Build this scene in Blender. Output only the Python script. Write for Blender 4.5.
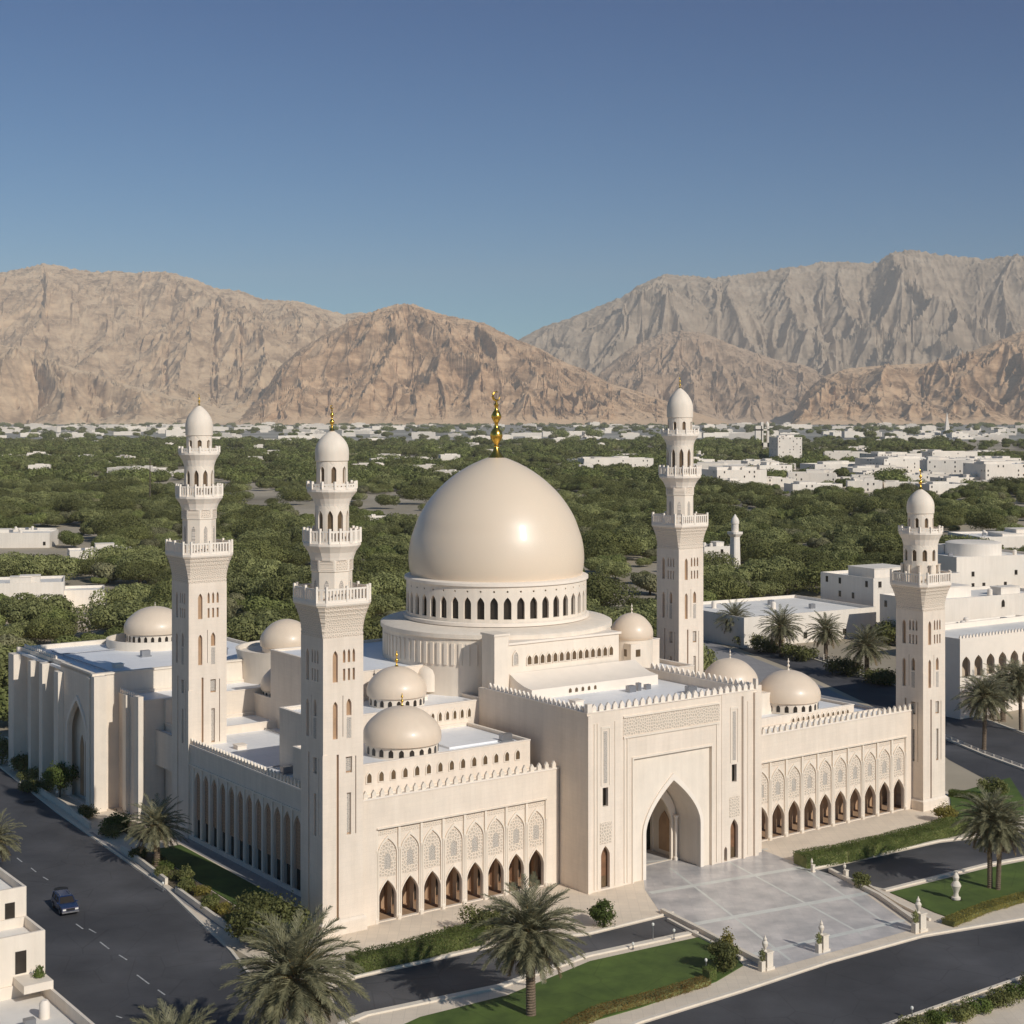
import bpy, bmesh, math, random
import numpy as np
from mathutils import Vector, Matrix
from mathutils.geometry import tessellate_polygon
random.seed(7); np.random.seed(7)
for o in list(bpy.data.objects): bpy.data.objects.remove(o)
S = bpy.context.scene; C = S.collection
R = math.radians; PI = math.pi

# ------------------------------------------------------------ camera, sky, sun
F = 1550.0; HC = 60.0; HZ = 418.0
cd = bpy.data.cameras.new('camera'); cam = bpy.data.objects.new('camera', cd); C.objects.link(cam)
cam.location = (0, 0, HC); cam.rotation_euler = (PI/2, 0, 0)
cd.sensor_width = 36; cd.lens = F/1024*36; cd.shift_y = -(512-HZ)/1024
cd.clip_start = 1; cd.clip_end = 150000
S.camera = cam
SUN = Vector((0.560, -0.636, 0.545)).normalized()
elev = math.asin(SUN.z)
W = bpy.data.worlds.new('World'); S.world = W; W.use_nodes = True
wn = W.node_tree.nodes; wl = W.node_tree.links
sky = wn.new('ShaderNodeTexSky'); sky.sky_type = 'NISHITA'; sky.sun_disc = False
sky.sun_elevation = elev; sky.sun_rotation = math.atan2(SUN.x, SUN.y)
sky.altitude = 3000; sky.air_density = 0.9; sky.dust_density = 2.5; sky.ozone_density = 3.0
sp_ = wn.new('ShaderNodeSeparateColor'); wl.new(sky.outputs[0], sp_.inputs[0]); cb_ = wn.new('ShaderNodeCombineColor')   # grade the sky: deep zenith, dusty horizon
for i_, (g_, k_) in enumerate(((2.6, .050), (1.58, .295), (1.25, .51))):
    pw_ = wn.new('ShaderNodeMath'); pw_.operation = 'POWER'; pw_.inputs[1].default_value = g_; wl.new(sp_.outputs[i_], pw_.inputs[0])
    ml_ = wn.new('ShaderNodeMath'); ml_.operation = 'MULTIPLY'; ml_.inputs[1].default_value = k_; wl.new(pw_.outputs[0], ml_.inputs[0])
    mm_ = wn.new('ShaderNodeMath'); mm_.operation = 'MAXIMUM'; mm_.inputs[1].default_value = (.10, .6, 1.5)[i_]; wl.new(ml_.outputs[0], mm_.inputs[0]); wl.new(mm_.outputs[0], cb_.inputs[i_])
wl.new(cb_.outputs[0], wn['Background'].inputs[0]); wn['Background'].inputs[1].default_value = 0.085
sl = bpy.data.lights.new('sun', 'SUN'); sl.energy = 3.4; sl.angle = R(0.5); sl.color = (1, 0.955, 0.88)
so = bpy.data.objects.new('sun', sl); C.objects.link(so)
so.rotation_euler = SUN.to_track_quat('Z', 'Y').to_euler()
S.view_settings.view_transform = 'Standard'; S.view_settings.look = 'None'
S.view_settings.gamma = 1; S.view_settings.use_curve_mapping = False
S.view_settings.exposure = 0.08
S.render.engine = 'CYCLES'

# ------------------------------------------------------------ materials
def mat(name, col, rough=0.8, metal=0.0, var=0.12, vscale=0.3, bump=0.0, bscale=3.0, spec=None, coat=0.0,
        brick=None, randv=0.0, trans=0.0, ctype='OBJ', col2=None, detail=6, streak=0):
    m = bpy.data.materials.new(name); m.use_nodes = True
    n = m.node_tree.nodes; l = m.node_tree.links; b = n['Principled BSDF']
    b.inputs['Roughness'].default_value = rough; b.inputs['Metallic'].default_value = metal
    if spec is not None: b.inputs['Specular IOR Level'].default_value = spec
    b.inputs['Coat Weight'].default_value = coat; b.inputs['Coat Roughness'].default_value = 0.12
    tc = n.new('ShaderNodeTexCoord')
    no = n.new('ShaderNodeTexNoise'); no.inputs['Scale'].default_value = vscale; no.inputs['Detail'].default_value = detail
    no.inputs['Roughness'].default_value = 0.62
    l.new(tc.outputs['Object'], no.inputs['Vector'])
    cr = n.new('ShaderNodeValToRGB'); cr.color_ramp.elements[0].position = 0.3; cr.color_ramp.elements[1].position = 0.7
    c0 = [c*(1-var) for c in col]; c1 = [min(1, c*(1+var)) for c in (col2 or col)]
    cr.color_ramp.elements[0].color = (*c0, 1); cr.color_ramp.elements[1].color = (*c1, 1)
    l.new(no.outputs['Fac'], cr.inputs['Fac']); out = cr.outputs['Color']
    hgt = None
    if brick:
        sp = n.new('ShaderNodeSeparateXYZ'); l.new(tc.outputs['Object'], sp.inputs[0])
        ad = n.new('ShaderNodeMath'); ad.operation = 'ADD'; l.new(sp.outputs[0], ad.inputs[0]); l.new(sp.outputs[1], ad.inputs[1])
        cb = n.new('ShaderNodeCombineXYZ')
        if brick.get('flat'):
            l.new(sp.outputs[0], cb.inputs[0]); l.new(sp.outputs[1], cb.inputs[1])
        else:
            l.new(ad.outputs[0], cb.inputs[0]); l.new(sp.outputs[2], cb.inputs[1])
        bt = n.new('ShaderNodeTexBrick'); l.new(cb.outputs[0], bt.inputs['Vector'])
        bt.inputs['Scale'].default_value = 1; bt.inputs['Brick Width'].default_value = brick['w']; bt.inputs['Row Height'].default_value = brick['h']
        bt.inputs['Mortar Size'].default_value = brick.get('m', 0.02); bt.offset = brick.get('off', 0.5)
        k = brick.get('dark', 0.82); v = brick.get('bv', 0.05)
        bt.inputs['Color1'].default_value = (1, 1, 1, 1); bt.inputs['Color2'].default_value = (1-v, 1-v, 1-v*.9, 1); bt.inputs['Mortar'].default_value = (k, k, k, 1)
        mx = n.new('ShaderNodeMix'); mx.data_type = 'RGBA'; mx.blend_type = 'MULTIPLY'; mx.inputs[0].default_value = 1
        l.new(out, mx.inputs[6]); l.new(bt.outputs['Color'], mx.inputs[7]); out = mx.outputs[2]
    if streak:      # rain streaks and grime running down the walls
        mpn = n.new('ShaderNodeMapping'); mpn.inputs['Scale'].default_value = (1.1, 1.1, .09); l.new(tc.outputs['Object'], mpn.inputs[0])
        ns = n.new('ShaderNodeTexNoise'); ns.inputs['Scale'].default_value = 1.0; ns.inputs['Detail'].default_value = 7; ns.inputs['Roughness'].default_value = .65; l.new(mpn.outputs[0], ns.inputs['Vector'])
        rs_ = n.new('ShaderNodeValToRGB'); rs_.color_ramp.elements[0].position = .38; rs_.color_ramp.elements[1].position = .62
        rs_.color_ramp.elements[0].color = (1-streak, 1-streak*1.1, 1-streak*1.25, 1); rs_.color_ramp.elements[1].color = (1,1,1,1)
        l.new(ns.outputs['Fac'], rs_.inputs['Fac']); mx = n.new('ShaderNodeMix'); mx.data_type = 'RGBA'; mx.blend_type = 'MULTIPLY'; mx.inputs[0].default_value = 1
        l.new(out, mx.inputs[6]); l.new(rs_.outputs[0], mx.inputs[7]); out = mx.outputs[2]
    if randv:
        oi = n.new('ShaderNodeObjectInfo'); mr = n.new('ShaderNodeMapRange'); mr.inputs[3].default_value = 1-randv; mr.inputs[4].default_value = 1+randv
        l.new(oi.outputs['Random'], mr.inputs[0]); mx = n.new('ShaderNodeMix'); mx.data_type = 'RGBA'; mx.blend_type = 'MULTIPLY'; mx.inputs[0].default_value = 1
        l.new(out, mx.inputs[6]); l.new(mr.outputs[0], mx.inputs[7]); out = mx.outputs[2]
    l.new(out, b.inputs['Base Color'])
    if bump:
        n2 = n.new('ShaderNodeTexNoise'); n2.inputs['Scale'].default_value = bscale; n2.inputs['Detail'].default_value = 8
        l.new(tc.outputs['Object'], n2.inputs['Vector'])
        bp = n.new('ShaderNodeBump'); bp.inputs['Strength'].default_value = bump; bp.inputs['Distance'].default_value = 0.3/ max(bscale, .01)
        l.new(n2.outputs['Fac'], bp.inputs['Height']); l.new(bp.outputs[0], b.inputs['Normal'])
    if trans:
        tr = n.new('ShaderNodeBsdfTranslucent'); l.new(out, tr.inputs[0]); ms = n.new('ShaderNodeMixShader'); ms.inputs[0].default_value = trans
        l.new(b.outputs[0], ms.inputs[1]); l.new(tr.outputs[0], ms.inputs[2]); l.new(ms.outputs[0], n['Material Output'].inputs[0])
    return m

def carved(name, col, scale=1.0, depth=0.1, dark=0.6):
    """stone with a lattice of carved ornament (real relief through bump, shade painted into the hollows so it reads deeper)"""
    m = bpy.data.materials.new(name); m.use_nodes = True
    n = m.node_tree.nodes; l = m.node_tree.links; b = n['Principled BSDF']; b.inputs['Roughness'].default_value = 0.8
    tc = n.new('ShaderNodeTexCoord'); sp = n.new('ShaderNodeSeparateXYZ'); l.new(tc.outputs['Object'], sp.inputs[0])
    ad = n.new('ShaderNodeMath'); ad.operation = 'ADD'; l.new(sp.outputs[0], ad.inputs[0]); l.new(sp.outputs[1], ad.inputs[1])
    cb = n.new('ShaderNodeCombineXYZ'); l.new(ad.outputs[0], cb.inputs[0]); l.new(sp.outputs[2], cb.inputs[1])
    vo = n.new('ShaderNodeTexVoronoi'); vo.voronoi_dimensions = '2D'; vo.feature = 'DISTANCE_TO_EDGE'
    vo.inputs['Scale'].default_value = scale; vo.inputs['Randomness'].default_value = 0.75
    l.new(cb.outputs[0], vo.inputs['Vector'])
    cr = n.new('ShaderNodeValToRGB'); cr.color_ramp.elements[0].position = 0.05; cr.color_ramp.elements[1].position = 0.22
    cr.color_ramp.elements[0].color = (*col, 1); cr.color_ramp.elements[1].color = (*[c*dark for c in col], 1)  # hollows coloured darker than the ribs, painted shade that deepens the relief
    l.new(vo.outputs['Distance'], cr.inputs['Fac']); l.new(cr.outputs[0], b.inputs['Base Color'])
    bp = n.new('ShaderNodeBump'); bp.inputs['Strength'].default_value = 0.8; bp.inputs['Distance'].default_value = depth; bp.invert = True
    l.new(vo.outputs['Distance'], bp.inputs['Height']); l.new(bp.outputs[0], b.inputs['Normal'])
    return m

ST = (0.83, 0.71, 0.58)
M = {}
M['stone'] = mat('stone', ST, 0.75, var=0.05, vscale=0.25, streak=0.07, brick=dict(w=1.6, h=0.55, m=0.02, dark=0.93, bv=0.03))
M['smooth'] = mat('smooth_stone', (0.83, 0.725, 0.598), 0.7, var=0.05, vscale=0.4, streak=0.06)
M['white_stone'] = mat('white_stone', (0.86, 0.755, 0.635), 0.7, var=0.04, vscale=0.5)
M['carved'] = carved('carved_stone', (0.83, 0.70, 0.56), 2.6, 0.18, 0.70)
M['carved_fine'] = carved('carved_stone_fine', (0.83, 0.70, 0.56), 3.6, 0.12, 0.76)
M['lattice'] = carved('lattice_screen', (0.70, 0.62, 0.53), 5.0, 0.08, 0.45)
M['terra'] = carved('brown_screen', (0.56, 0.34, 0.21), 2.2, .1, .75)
M['roof'] = mat('roof_membrane', (0.88, 0.87, 0.86), 0.45, var=0.07, vscale=0.12, brick=dict(w=6, h=3.2, m=0.03, dark=0.85, flat=1))
M['dome'] = mat('glazed_dome', (0.77, 0.63, 0.475), 0.42, var=0.02, vscale=0.12, coat=0.22)
M['dome2'] = mat('plaster_dome', (0.78, 0.635, 0.485), 0.42, var=0.03, vscale=0.3, coat=0.08, streak=.03)
M['gold'] = mat('gold', (0.85, 0.52, 0.10), 0.25, metal=1, var=0.05)
M['dark'] = mat('dark_glass', (0.035, 0.028, 0.022), 0.25, var=0.3, vscale=0.6)
M['bronze'] = mat('bronze_glass', (0.13, 0.085, 0.045), 0.35, var=0.3, vscale=0.9)
M['wood'] = mat('carved_wood', (0.20, 0.10, 0.05), 0.6, var=0.25, vscale=1.2, bump=0.4)
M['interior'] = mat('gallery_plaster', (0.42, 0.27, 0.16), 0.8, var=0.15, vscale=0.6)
M['asphalt'] = mat('asphalt', (0.064, 0.063, 0.068), 0.78, var=0.30, vscale=0.11, bump=0.3, bscale=4, detail=10)
M['asphalt2'] = mat('asphalt_worn', (0.068, 0.066, 0.069), 0.75, var=0.3, vscale=0.09, bump=0.3, bscale=4, detail=10)
M['paint'] = mat('road_paint', (0.42, 0.42, 0.41), 0.8, var=0.35, vscale=2)
M['paving'] = mat('paving', (0.76, 0.64, 0.50), 0.75, var=0.08, vscale=0.2, brick=dict(w=1.2, h=1.2, m=0.03, dark=0.85, bv=0.06, flat=1, off=0))
M['pavegrey'] = mat('paving_grey', (0.33, 0.31, 0.30), 0.75, var=0.1, vscale=0.2, brick=dict(w=1.5, h=1.5, m=0.04, dark=0.8, bv=0.08, flat=1, off=0))
M['marble'] = mat('marble_paving', (0.44, 0.43, 0.425), 0.30, var=0.16, vscale=0.22, brick=dict(w=1.3, h=1.3, m=0.03, dark=0.86, bv=0.12, flat=1, off=0), col2=(0.62, 0.57, 0.53))
M['marble_band'] = mat('marble_band', (0.64, 0.64, 0.59), 0.35, var=0.1, vscale=0.6)
M['kerb'] = mat('kerb_stone', (0.74, 0.65, 0.53), 0.8, var=0.08, vscale=0.6)
M['lawn'] = mat('lawn', (0.056, 0.100, 0.012), 0.9, var=0.3, vscale=0.22, col2=(0.076,0.115,0.018), bump=0.8, bscale=8, detail=10)
M['soil'] = mat('soil', (0.13, 0.10, 0.06), 0.95, var=0.3, vscale=0.8)
M['ground'] = mat('dry_ground', (0.27, 0.225, 0.15), 0.95, var=0.35, vscale=0.004, col2=(0.46, 0.385, 0.285), detail=12)
M['sand'] = mat('sand_lot', (0.58, 0.47, 0.35), 0.95, var=0.15, vscale=0.05)
M['pink'] = mat('red_paving', (0.34, 0.22, 0.19), 0.8, var=0.1, vscale=0.3, brick=dict(w=.8, h=.8, m=0.03, dark=0.8, flat=1))
def leaf(name, col, col2, rv=0.22, tr=0.25):
    return mat(name, col, 0.65, var=0.25, vscale=0.45, col2=col2, randv=rv, trans=tr, spec=0.25)
M['leaf'] = leaf('olive_leaves', (0.155, 0.17, 0.06), (0.285, 0.285, 0.11), .3)
M['leaf_green'] = leaf('green_leaves', (0.13, 0.155, 0.045), (0.25, 0.265, 0.085), .28)
M['leaf_dull'] = leaf('dusty_leaves', (0.175, 0.17, 0.085), (0.28, 0.26, 0.135), .25)
M['leaf_dark'] = leaf('dark_leaves', (0.105, 0.115, 0.038), (0.20, 0.20, 0.065), .25)
M['leaf_bright'] = leaf('hedge_leaves', (0.075, 0.115, 0.022), (0.15, 0.18, 0.045))
M['leaf_yellow'] = leaf('yellow_leaves', (0.16, 0.15, 0.03), (0.26, 0.21, 0.05))
M['flower'] = leaf('orange_flowers', (0.28, 0.17, 0.05), (0.22, 0.16, 0.04))
M['frond'] = mat('palm_frond', (0.15, 0.15, 0.078), 0.55, var=0.3, vscale=1.5, trans=0.15, col2=(0.26, 0.24, 0.135))
M['frond_base'] = mat('palm_frond_base', (0.33, 0.22, 0.08), 0.7, var=0.3, vscale=3)
M['frond_dead'] = mat('dead_frond', (0.25, 0.18, 0.09), 0.7, var=0.3, vscale=1.5, trans=0.15)
M['trunk'] = mat('palm_trunk', (0.16, 0.115, 0.075), 0.9, var=0.4, vscale=3, bump=1, bscale=6)
M['bark'] = mat('bark', (0.11, 0.085, 0.06), 0.9, var=0.3, vscale=2, bump=1, bscale=5)
M['house'] = mat('white_house', (0.86, 0.77, 0.66), 0.8, var=0.06, vscale=0.1, randv=0.05, streak=0.06)
M['house_roof'] = mat('white_roof', (0.82, 0.77, 0.70), 0.8, var=0.1, vscale=0.15, randv=0.08)
M['metal'] = mat('grey_metal', (0.35, 0.35, 0.36), 0.4, metal=0.8)
M['carblue'] = mat('car_paint', (0.012, 0.028, 0.085), 0.25, coat=0.8, var=0.02)
M['tyre'] = mat('tyre', (0.015, 0.015, 0.016), 0.8)
M['lampglass'] = mat('lamp_glass', (0.8, 0.78, 0.7), 0.2)
M['rail'] = mat('white_railing', (0.84, 0.75, 0.64), 0.6, var=0.05)

# ------------------------------------------------------------ helpers
CT, STH = math.cos(R(36)), math.sin(R(36)); OX, OY = -21.8, 178.8
def G(x, y, z=0.0):                    # ground point seen at a pixel of the photograph
    Y = F*(HC-z)/(y-HZ); return ((x-512)*Y/F, Y)
def WL(p, q): return (OX+CT*p-STH*q, OY+STH*p+CT*q)      # mosque axes -> world
def LW(X, Y): X -= OX; Y -= OY; return (X*CT+Y*STH, -X*STH+Y*CT)
def GL(x, y, z=0.0): return LW(*G(x, y, z))

class MB:
    def __init__(s): s.v = []; s.f = []
    def add(s, vs, fs):
        o = len(s.v); s.v += [tuple(a) for a in vs]; s.f += [tuple(i+o for i in f) for f in fs]
    def box(s, x0, x1, y0, y1, z0, z1):
        s.add([(x0,y0,z0),(x1,y0,z0),(x1,y1,z0),(x0,y1,z0),(x0,y0,z1),(x1,y0,z1),(x1,y1,z1),(x0,y1,z1)],
              [(0,3,2,1),(4,5,6,7),(0,1,5,4),(1,2,6,5),(2,3,7,6),(3,0,4,7)])
    def prism(s, poly, z0, z1, bottom=True):
        n = len(poly)
        s.add([(a[0],a[1],z0) for a in poly]+[(a[0],a[1],z1) for a in poly],
              [tuple(range(n,2*n))]+([tuple(range(n-1,-1,-1))] if bottom else [])+[(i,(i+1)%n,n+(i+1)%n,n+i) for i in range(n)])
    def panel(s, outer, holes, thick, mp):
        """plate with holes; mp(a, b, d) gives the place; d=0 back, d=thick front"""
        loops = [outer]+list(holes)
        pts = [p for L in loops for p in L]
        tris = tessellate_polygon([[Vector((a,b,0)) for a,b in L] for L in loops])
        n = len(pts); fs = []
        for t in tris:
            a, b, c = [pts[i] for i in t]
            cr = (b[0]-a[0])*(c[1]-a[1])-(b[1]-a[1])*(c[0]-a[0])
            if abs(cr) < 1e-9: continue
            if cr < 0: t = t[::-1]
            fs.append((t[0]+n, t[1]+n, t[2]+n)); fs.append((t[2], t[1], t[0]))
        o = 0
        for L in loops:
            k = len(L)
            for i in range(k): fs.append((o+i, o+(i+1)%k, n+o+(i+1)%k, n+o+i))
            o += k
        s.add([mp(a,b,0) for a,b in pts]+[mp(a,b,thick) for a,b in pts], fs)
    def loft(s, secs, cap=True):
        """secs: list of equal-length rings of 3D points"""
        n = len(secs[0]); vs = [p for r in secs for p in r]; fs = []
        for k in range(len(secs)-1):
            for i in range(n): fs.append((k*n+i, k*n+(i+1)%n, (k+1)*n+(i+1)%n, (k+1)*n+i))
        if cap: fs.append(tuple(range(n-1,-1,-1))); fs.append(tuple(range((len(secs)-1)*n, len(secs)*n)))
        s.add(vs, fs)
    def lathe(s, prof, n=32, c=(0,0), cap=True, ph=0):
        s.loft([[(c[0]+r*math.cos(2*PI*i/n+ph), c[1]+r*math.sin(2*PI*i/n+ph), z) for i in range(n)] for r, z in prof], cap)
    def tube(s, pts, rads, n=6):
        rings = []
        for k, p in enumerate(pts):
            p = Vector(p); a = Vector(pts[max(0,k-1)]); b = Vector(pts[min(len(pts)-1,k+1)]); d = (b-a)
            if d.length < 1e-6: d = Vector((0,0,1))
            d.normalize(); u = d.cross(Vector((0,0,1)) if abs(d.z) < .95 else Vector((1,0,0))).normalized(); w = d.cross(u)
            r = rads[k] if hasattr(rads, '__len__') else rads
            rings.append([tuple(p+(u*math.cos(2*PI*i/n)+w*math.sin(2*PI*i/n))*r) for i in range(n)])
        s.loft(rings)
    def mesh(s, name, m, smooth=False):
        me = bpy.data.meshes.new(name); me.from_pydata(s.v, [], s.f)
        bm = bmesh.new(); bm.from_mesh(me); bmesh.ops.recalc_face_normals(bm, faces=bm.faces[:]) if len(s.f) < 60000 else None
        bm.to_mesh(me); bm.free()
        me.materials.append(M[m] if isinstance(m, str) else m)
        if smooth:
            me.polygons.foreach_set('use_smooth', [True]*len(me.polygons))
            try: me.set_sharp_from_angle(angle=R(35))
            except Exception: pass
        return me
    def build(s, name, m, parent=None, smooth=False, loc=(0,0,0), rz=0):
        o = bpy.data.objects.new(name, s.mesh(name, m, smooth)); C.objects.link(o)
        o.location = loc; o.rotation_euler = (0,0,rz)
        if parent: o.parent = parent
        return o
def tag(o, label=None, cat=None, group=None, kind=None):
    if label: o['label'] = label
    if cat: o['category'] = cat
    if group: o['group'] = group
    if kind: o['kind'] = kind
    return o
def thing(name, label, cat, loc=(0,0,0), rz=0, group=None):
    o = bpy.data.objects.new(name, None); C.objects.link(o); o.empty_display_size = .5
    o.location = loc; o.rotation_euler = (0,0,rz); return tag(o, label, cat, group)
def copy_tree(o, loc=None, rz=None, sc=None, label=None, group=None, parent=None):
    c = o.copy(); C.objects.link(c)
    if parent: c.parent = parent
    if loc is not None: c.location = loc
    if rz is not None: c.rotation_euler = (0,0,rz)
    if sc is not None: c.scale = (sc,)*3 if not hasattr(sc, '__len__') else sc
    if label: c['label'] = label
    if group: c['group'] = group
    for ch in list(o.children): copy_tree(ch, parent=c)
    return c
def arch(cx, b, hw, spring, top, n=7, p=1.9):
    """pointed arch outline, counter-clockwise"""
    L = [(cx-hw, b), (cx+hw, b)]
    for i in range(n+1):
        t = i/n; L.append((cx+hw*(1-t**p), spring+(top-spring)*t))
    for i in range(n-1, -1, -1):
        t = i/n; L.append((cx-hw*(1-t**p), spring+(top-spring)*t))
    return L
def rect(x0, x1, y0, y1): return [(x0,y0),(x1,y0),(x1,y1),(x0,y1)]
def grow(outl, cx, cy, g):    # push an outline outward from a centre line
    r = []
    for a, b in outl:
        da = a-cx; r.append((a+math.copysign(g, da) if abs(da) > 1e-3 else a, b+(g*1.3 if b > cy else 0)))
    return r
def faceU(q, sgn=-1, p0=0):   # wall whose face looks to -q (front)
    return lambda a, b, d: (p0+a, q+sgn*d, b)
def faceV(p, sgn=-1, q0=0):   # wall whose face looks to -p (left)
    return lambda a, b, d: (p+sgn*d, q0+a, b)

def road_mat(m, c0, c1):
    n = m.node_tree.nodes; l = m.node_tree.links; b = n['Principled BSDF']; src = b.inputs['Base Color'].links[0].from_socket
    tc = n.new('ShaderNodeTexCoord'); v = n.new('ShaderNodeTexNoise'); v.inputs['Scale'].default_value = .045; v.inputs['Detail'].default_value = 3; l.new(tc.outputs['Object'], v.inputs['Vector'])
    cr = n.new('ShaderNodeValToRGB'); cr.color_ramp.elements[0].position = .36; cr.color_ramp.elements[1].position = .66; cr.color_ramp.elements[0].color = (c0,c0,c0,1); cr.color_ramp.elements[1].color = (c1,c1*.99,c1*.96,1)
    l.new(v.outputs['Fac'], cr.inputs['Fac']); mx = n.new('ShaderNodeMix'); mx.data_type = 'RGBA'; mx.blend_type = 'MULTIPLY'; mx.inputs[0].default_value = 1; l.new(src, mx.inputs[6]); l.new(cr.outputs[0], mx.inputs[7])
    vo = n.new('ShaderNodeTexVoronoi'); vo.feature = 'DISTANCE_TO_EDGE'; vo.inputs['Scale'].default_value = .16; l.new(tc.outputs['Object'], vo.inputs['Vector'])
    c2 = n.new('ShaderNodeValToRGB'); c2.color_ramp.elements[0].position = .0; c2.color_ramp.elements[1].position = .012; c2.color_ramp.elements[0].color = (.72,.72,.72,1); c2.color_ramp.elements[1].color = (1,1,1,1)
    l.new(vo.outputs['Distance'], c2.inputs['Fac']); m2 = n.new('ShaderNodeMix'); m2.data_type = 'RGBA'; m2.blend_type = 'MULTIPLY'; m2.inputs[0].default_value = 1; l.new(mx.outputs[2], m2.inputs[6]); l.new(c2.outputs[0], m2.inputs[7]); l.new(m2.outputs[2], b.inputs['Base Color'])
road_mat(M['asphalt'], .80, 1.45); road_mat(M['asphalt2'], .75, 1.4); road_mat(M['lawn'], .88, 1.22)
# ------------------------------------------------------------ ground, roads
def gpoly(name, pts, m, z, local=False, kind='structure', th=0.0):
    mb = MB(); P = [WL(*a) if local else G(*a) for a in pts]
    ar = sum(P[i][0]*P[(i+1)%len(P)][1]-P[(i+1)%len(P)][0]*P[i][1] for i in range(len(P)))
    if ar < 0: P = P[::-1]
    if th: mb.prism(P, z-th, z)
    else:
        tr = tessellate_polygon([[Vector((a,b,0)) for a,b in P]])
        fs = []
        for t in tr:
            a, b, c = [P[i] for i in t]
            fs.append(t if (b[0]-a[0])*(c[1]-a[1])-(b[1]-a[1])*(c[0]-a[0]) > 0 else t[::-1])
        mb.add([(a,b,z) for a,b in P], fs)
    o = mb.build(name, m); o['kind'] = kind; return o
def strip(name, pts, w, m, z0, z1, local=False):      # raised band along a line (kerbs, low walls)
    P = [Vector(WL(*a) if local else G(*a)) for a in pts]; L = []; Rr = []
    for i, p in enumerate(P):
        d = (P[min(i+1, len(P)-1)]-P[max(i-1, 0)]).normalized(); nn = Vector((-d.y, d.x))*w/2
        L.append(p+nn); Rr.append(p-nn)
    mb = MB(); n = len(P)
    mb.add([(a.x,a.y,z0) for a in L]+[(a.x,a.y,z1) for a in L]+[(a.x,a.y,z0) for a in Rr]+[(a.x,a.y,z1) for a in Rr],
           [f for i in range(n-1) for f in ((i,n+i,n+i+1,i+1),(n+i,3*n+i,3*n+i+1,n+i+1),(2*n+i,2*n+i+1,3*n+i+1,3*n+i))]+[(0,2*n,3*n,n),(n-1,2*n-1,4*n-1,3*n-1)])
    return mb.build(name, m)
mb = MB(); mb.add([(-60000,-2000,0),(60000,-2000,0),(60000,60000,0),(-60000,60000,0)], [(0,1,2,3)])
tag(mb.build('ground', 'ground'), kind='structure')
gpoly('pavement', [(-9,-48),(112,-46),(116,10),(112,60),(105,135),(-12,135)], 'paving', 0.004, True)
# left street
RE = [(-2.0,150),(-2.3,109),(-5.0,74.4),(-7.3,27.9),(-10.8,2),(-12.6,-6.5),(-13.5,-20),(-14,-60)]
LE = [(p-21.5, q) for p, q in RE]
gpoly('road', RE+LE[::-1], 'asphalt', 0.012, True)
tag(strip('kerb', [(p+.25, q) for p, q in RE[:-2]], 0.35, 'kerb', 0, 0.16, True), kind='structure')
tag(strip('kerb', [(p-.2, q) for p, q in LE], 0.35, 'kerb', 0, 0.16, True), kind='structure')
gpoly('pavement', [(p-.3, q) for p, q in LE]+[(p-8, q) for p, q in LE[::-1]], 'paving', 0.012, True)
for a, b in [((17,858),(22,862)),((31,868),(36,872)),((43,877),(48,880)),((76,924),(83,929)),((89,929),(96,933)),((100,942),(109,949)),((119,955),(127,960)),((137,975),(149,984)),((158,990),(165,995)),((116,1016),(122,1018))]:
    o = strip('lane_marking', [a, b], 0.16, 'paint', 0.012, 0.018); tag(o, kind='structure')
# front road
gpoly('road', [(560,1060),(640,1025),(740,994),(830,964),(923,938),(1024,921),(1100,912),(1160,930),(1100,962),(1024,975),(884,1024),(790,1070)], 'asphalt', 0.016)
tag(strip('kerb', [(560,1056),(640,1022),(740,991),(830,961.5),(923,935.5),(1024,918.5),(1100,910)], 0.45, 'kerb', 0, 0.18), kind='structure')
tag(strip('kerb', [(800,1064),(884,1026),(1024,977),(1100,964)], 0.4, 'kerb', 0, 0.16), kind='structure')
gpoly('pavement', [(840,1060),(890,1030),(1024,981),(1100,968),(1100,1060)], 'paving', 0.010)
gpoly('path', [(940,1012),(1024,984),(1100,962),(1100,972),(1024,996),(950,1020)], 'pink', 0.020)
# service lanes
gpoly('driveway', [(330,990),(357,979),(493,948),(588,936),(673,915),(697,929),(587,953),(500,984),(365,1012),(340,1020)], 'asphalt2', 0.016)
gpoly('driveway', [(815,871),(940,843),(985,838),(1060,826),(1060,850),(987,863),(884,889),(846,880)], 'asphalt2', 0.016)
tag(strip('kerb', [(340,1026),(366,1015),(500,987),(587,956),(699,932)], 0.8, 'kerb', 0, 0.2), kind='structure')
tag(strip('kerb', [(330,986),(357,977),(493,946),(588,934),(673,913)], 0.3, 'kerb', 0, 0.2), kind='structure')
tag(strip('kerb', [(884,891),(987,865),(1060,852)], 0.6, 'kerb', 0, 0.2), kind='structure')
tag(strip('kerb', [(812,869),(940,841),(985,836)], 0.4, 'kerb', 0, 0.2), kind='structure')
# plaza
gpoly('forecourt', [(640,851),(752,846),(780,857),(846,880),(915,929),(765,971),(662,915),(645,890)], 'marble', 0.020)
def band(a, b, w=0.5, z=0.024): return tag(strip('paving_band', [a, b], w, 'marble_band', 0.02, z), kind='structure')
band((650,893),(822,864), 1.0); band((690,925),(868,893), 1.0); band((742,957),(904,920), 0.8)
band((722,858),(862,934), .35, .026); band((670,868),(790,960), .35, .026); band((800,866),(893,928), .35, .026)
band((646,862),(768,849), .35, .026)
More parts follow.
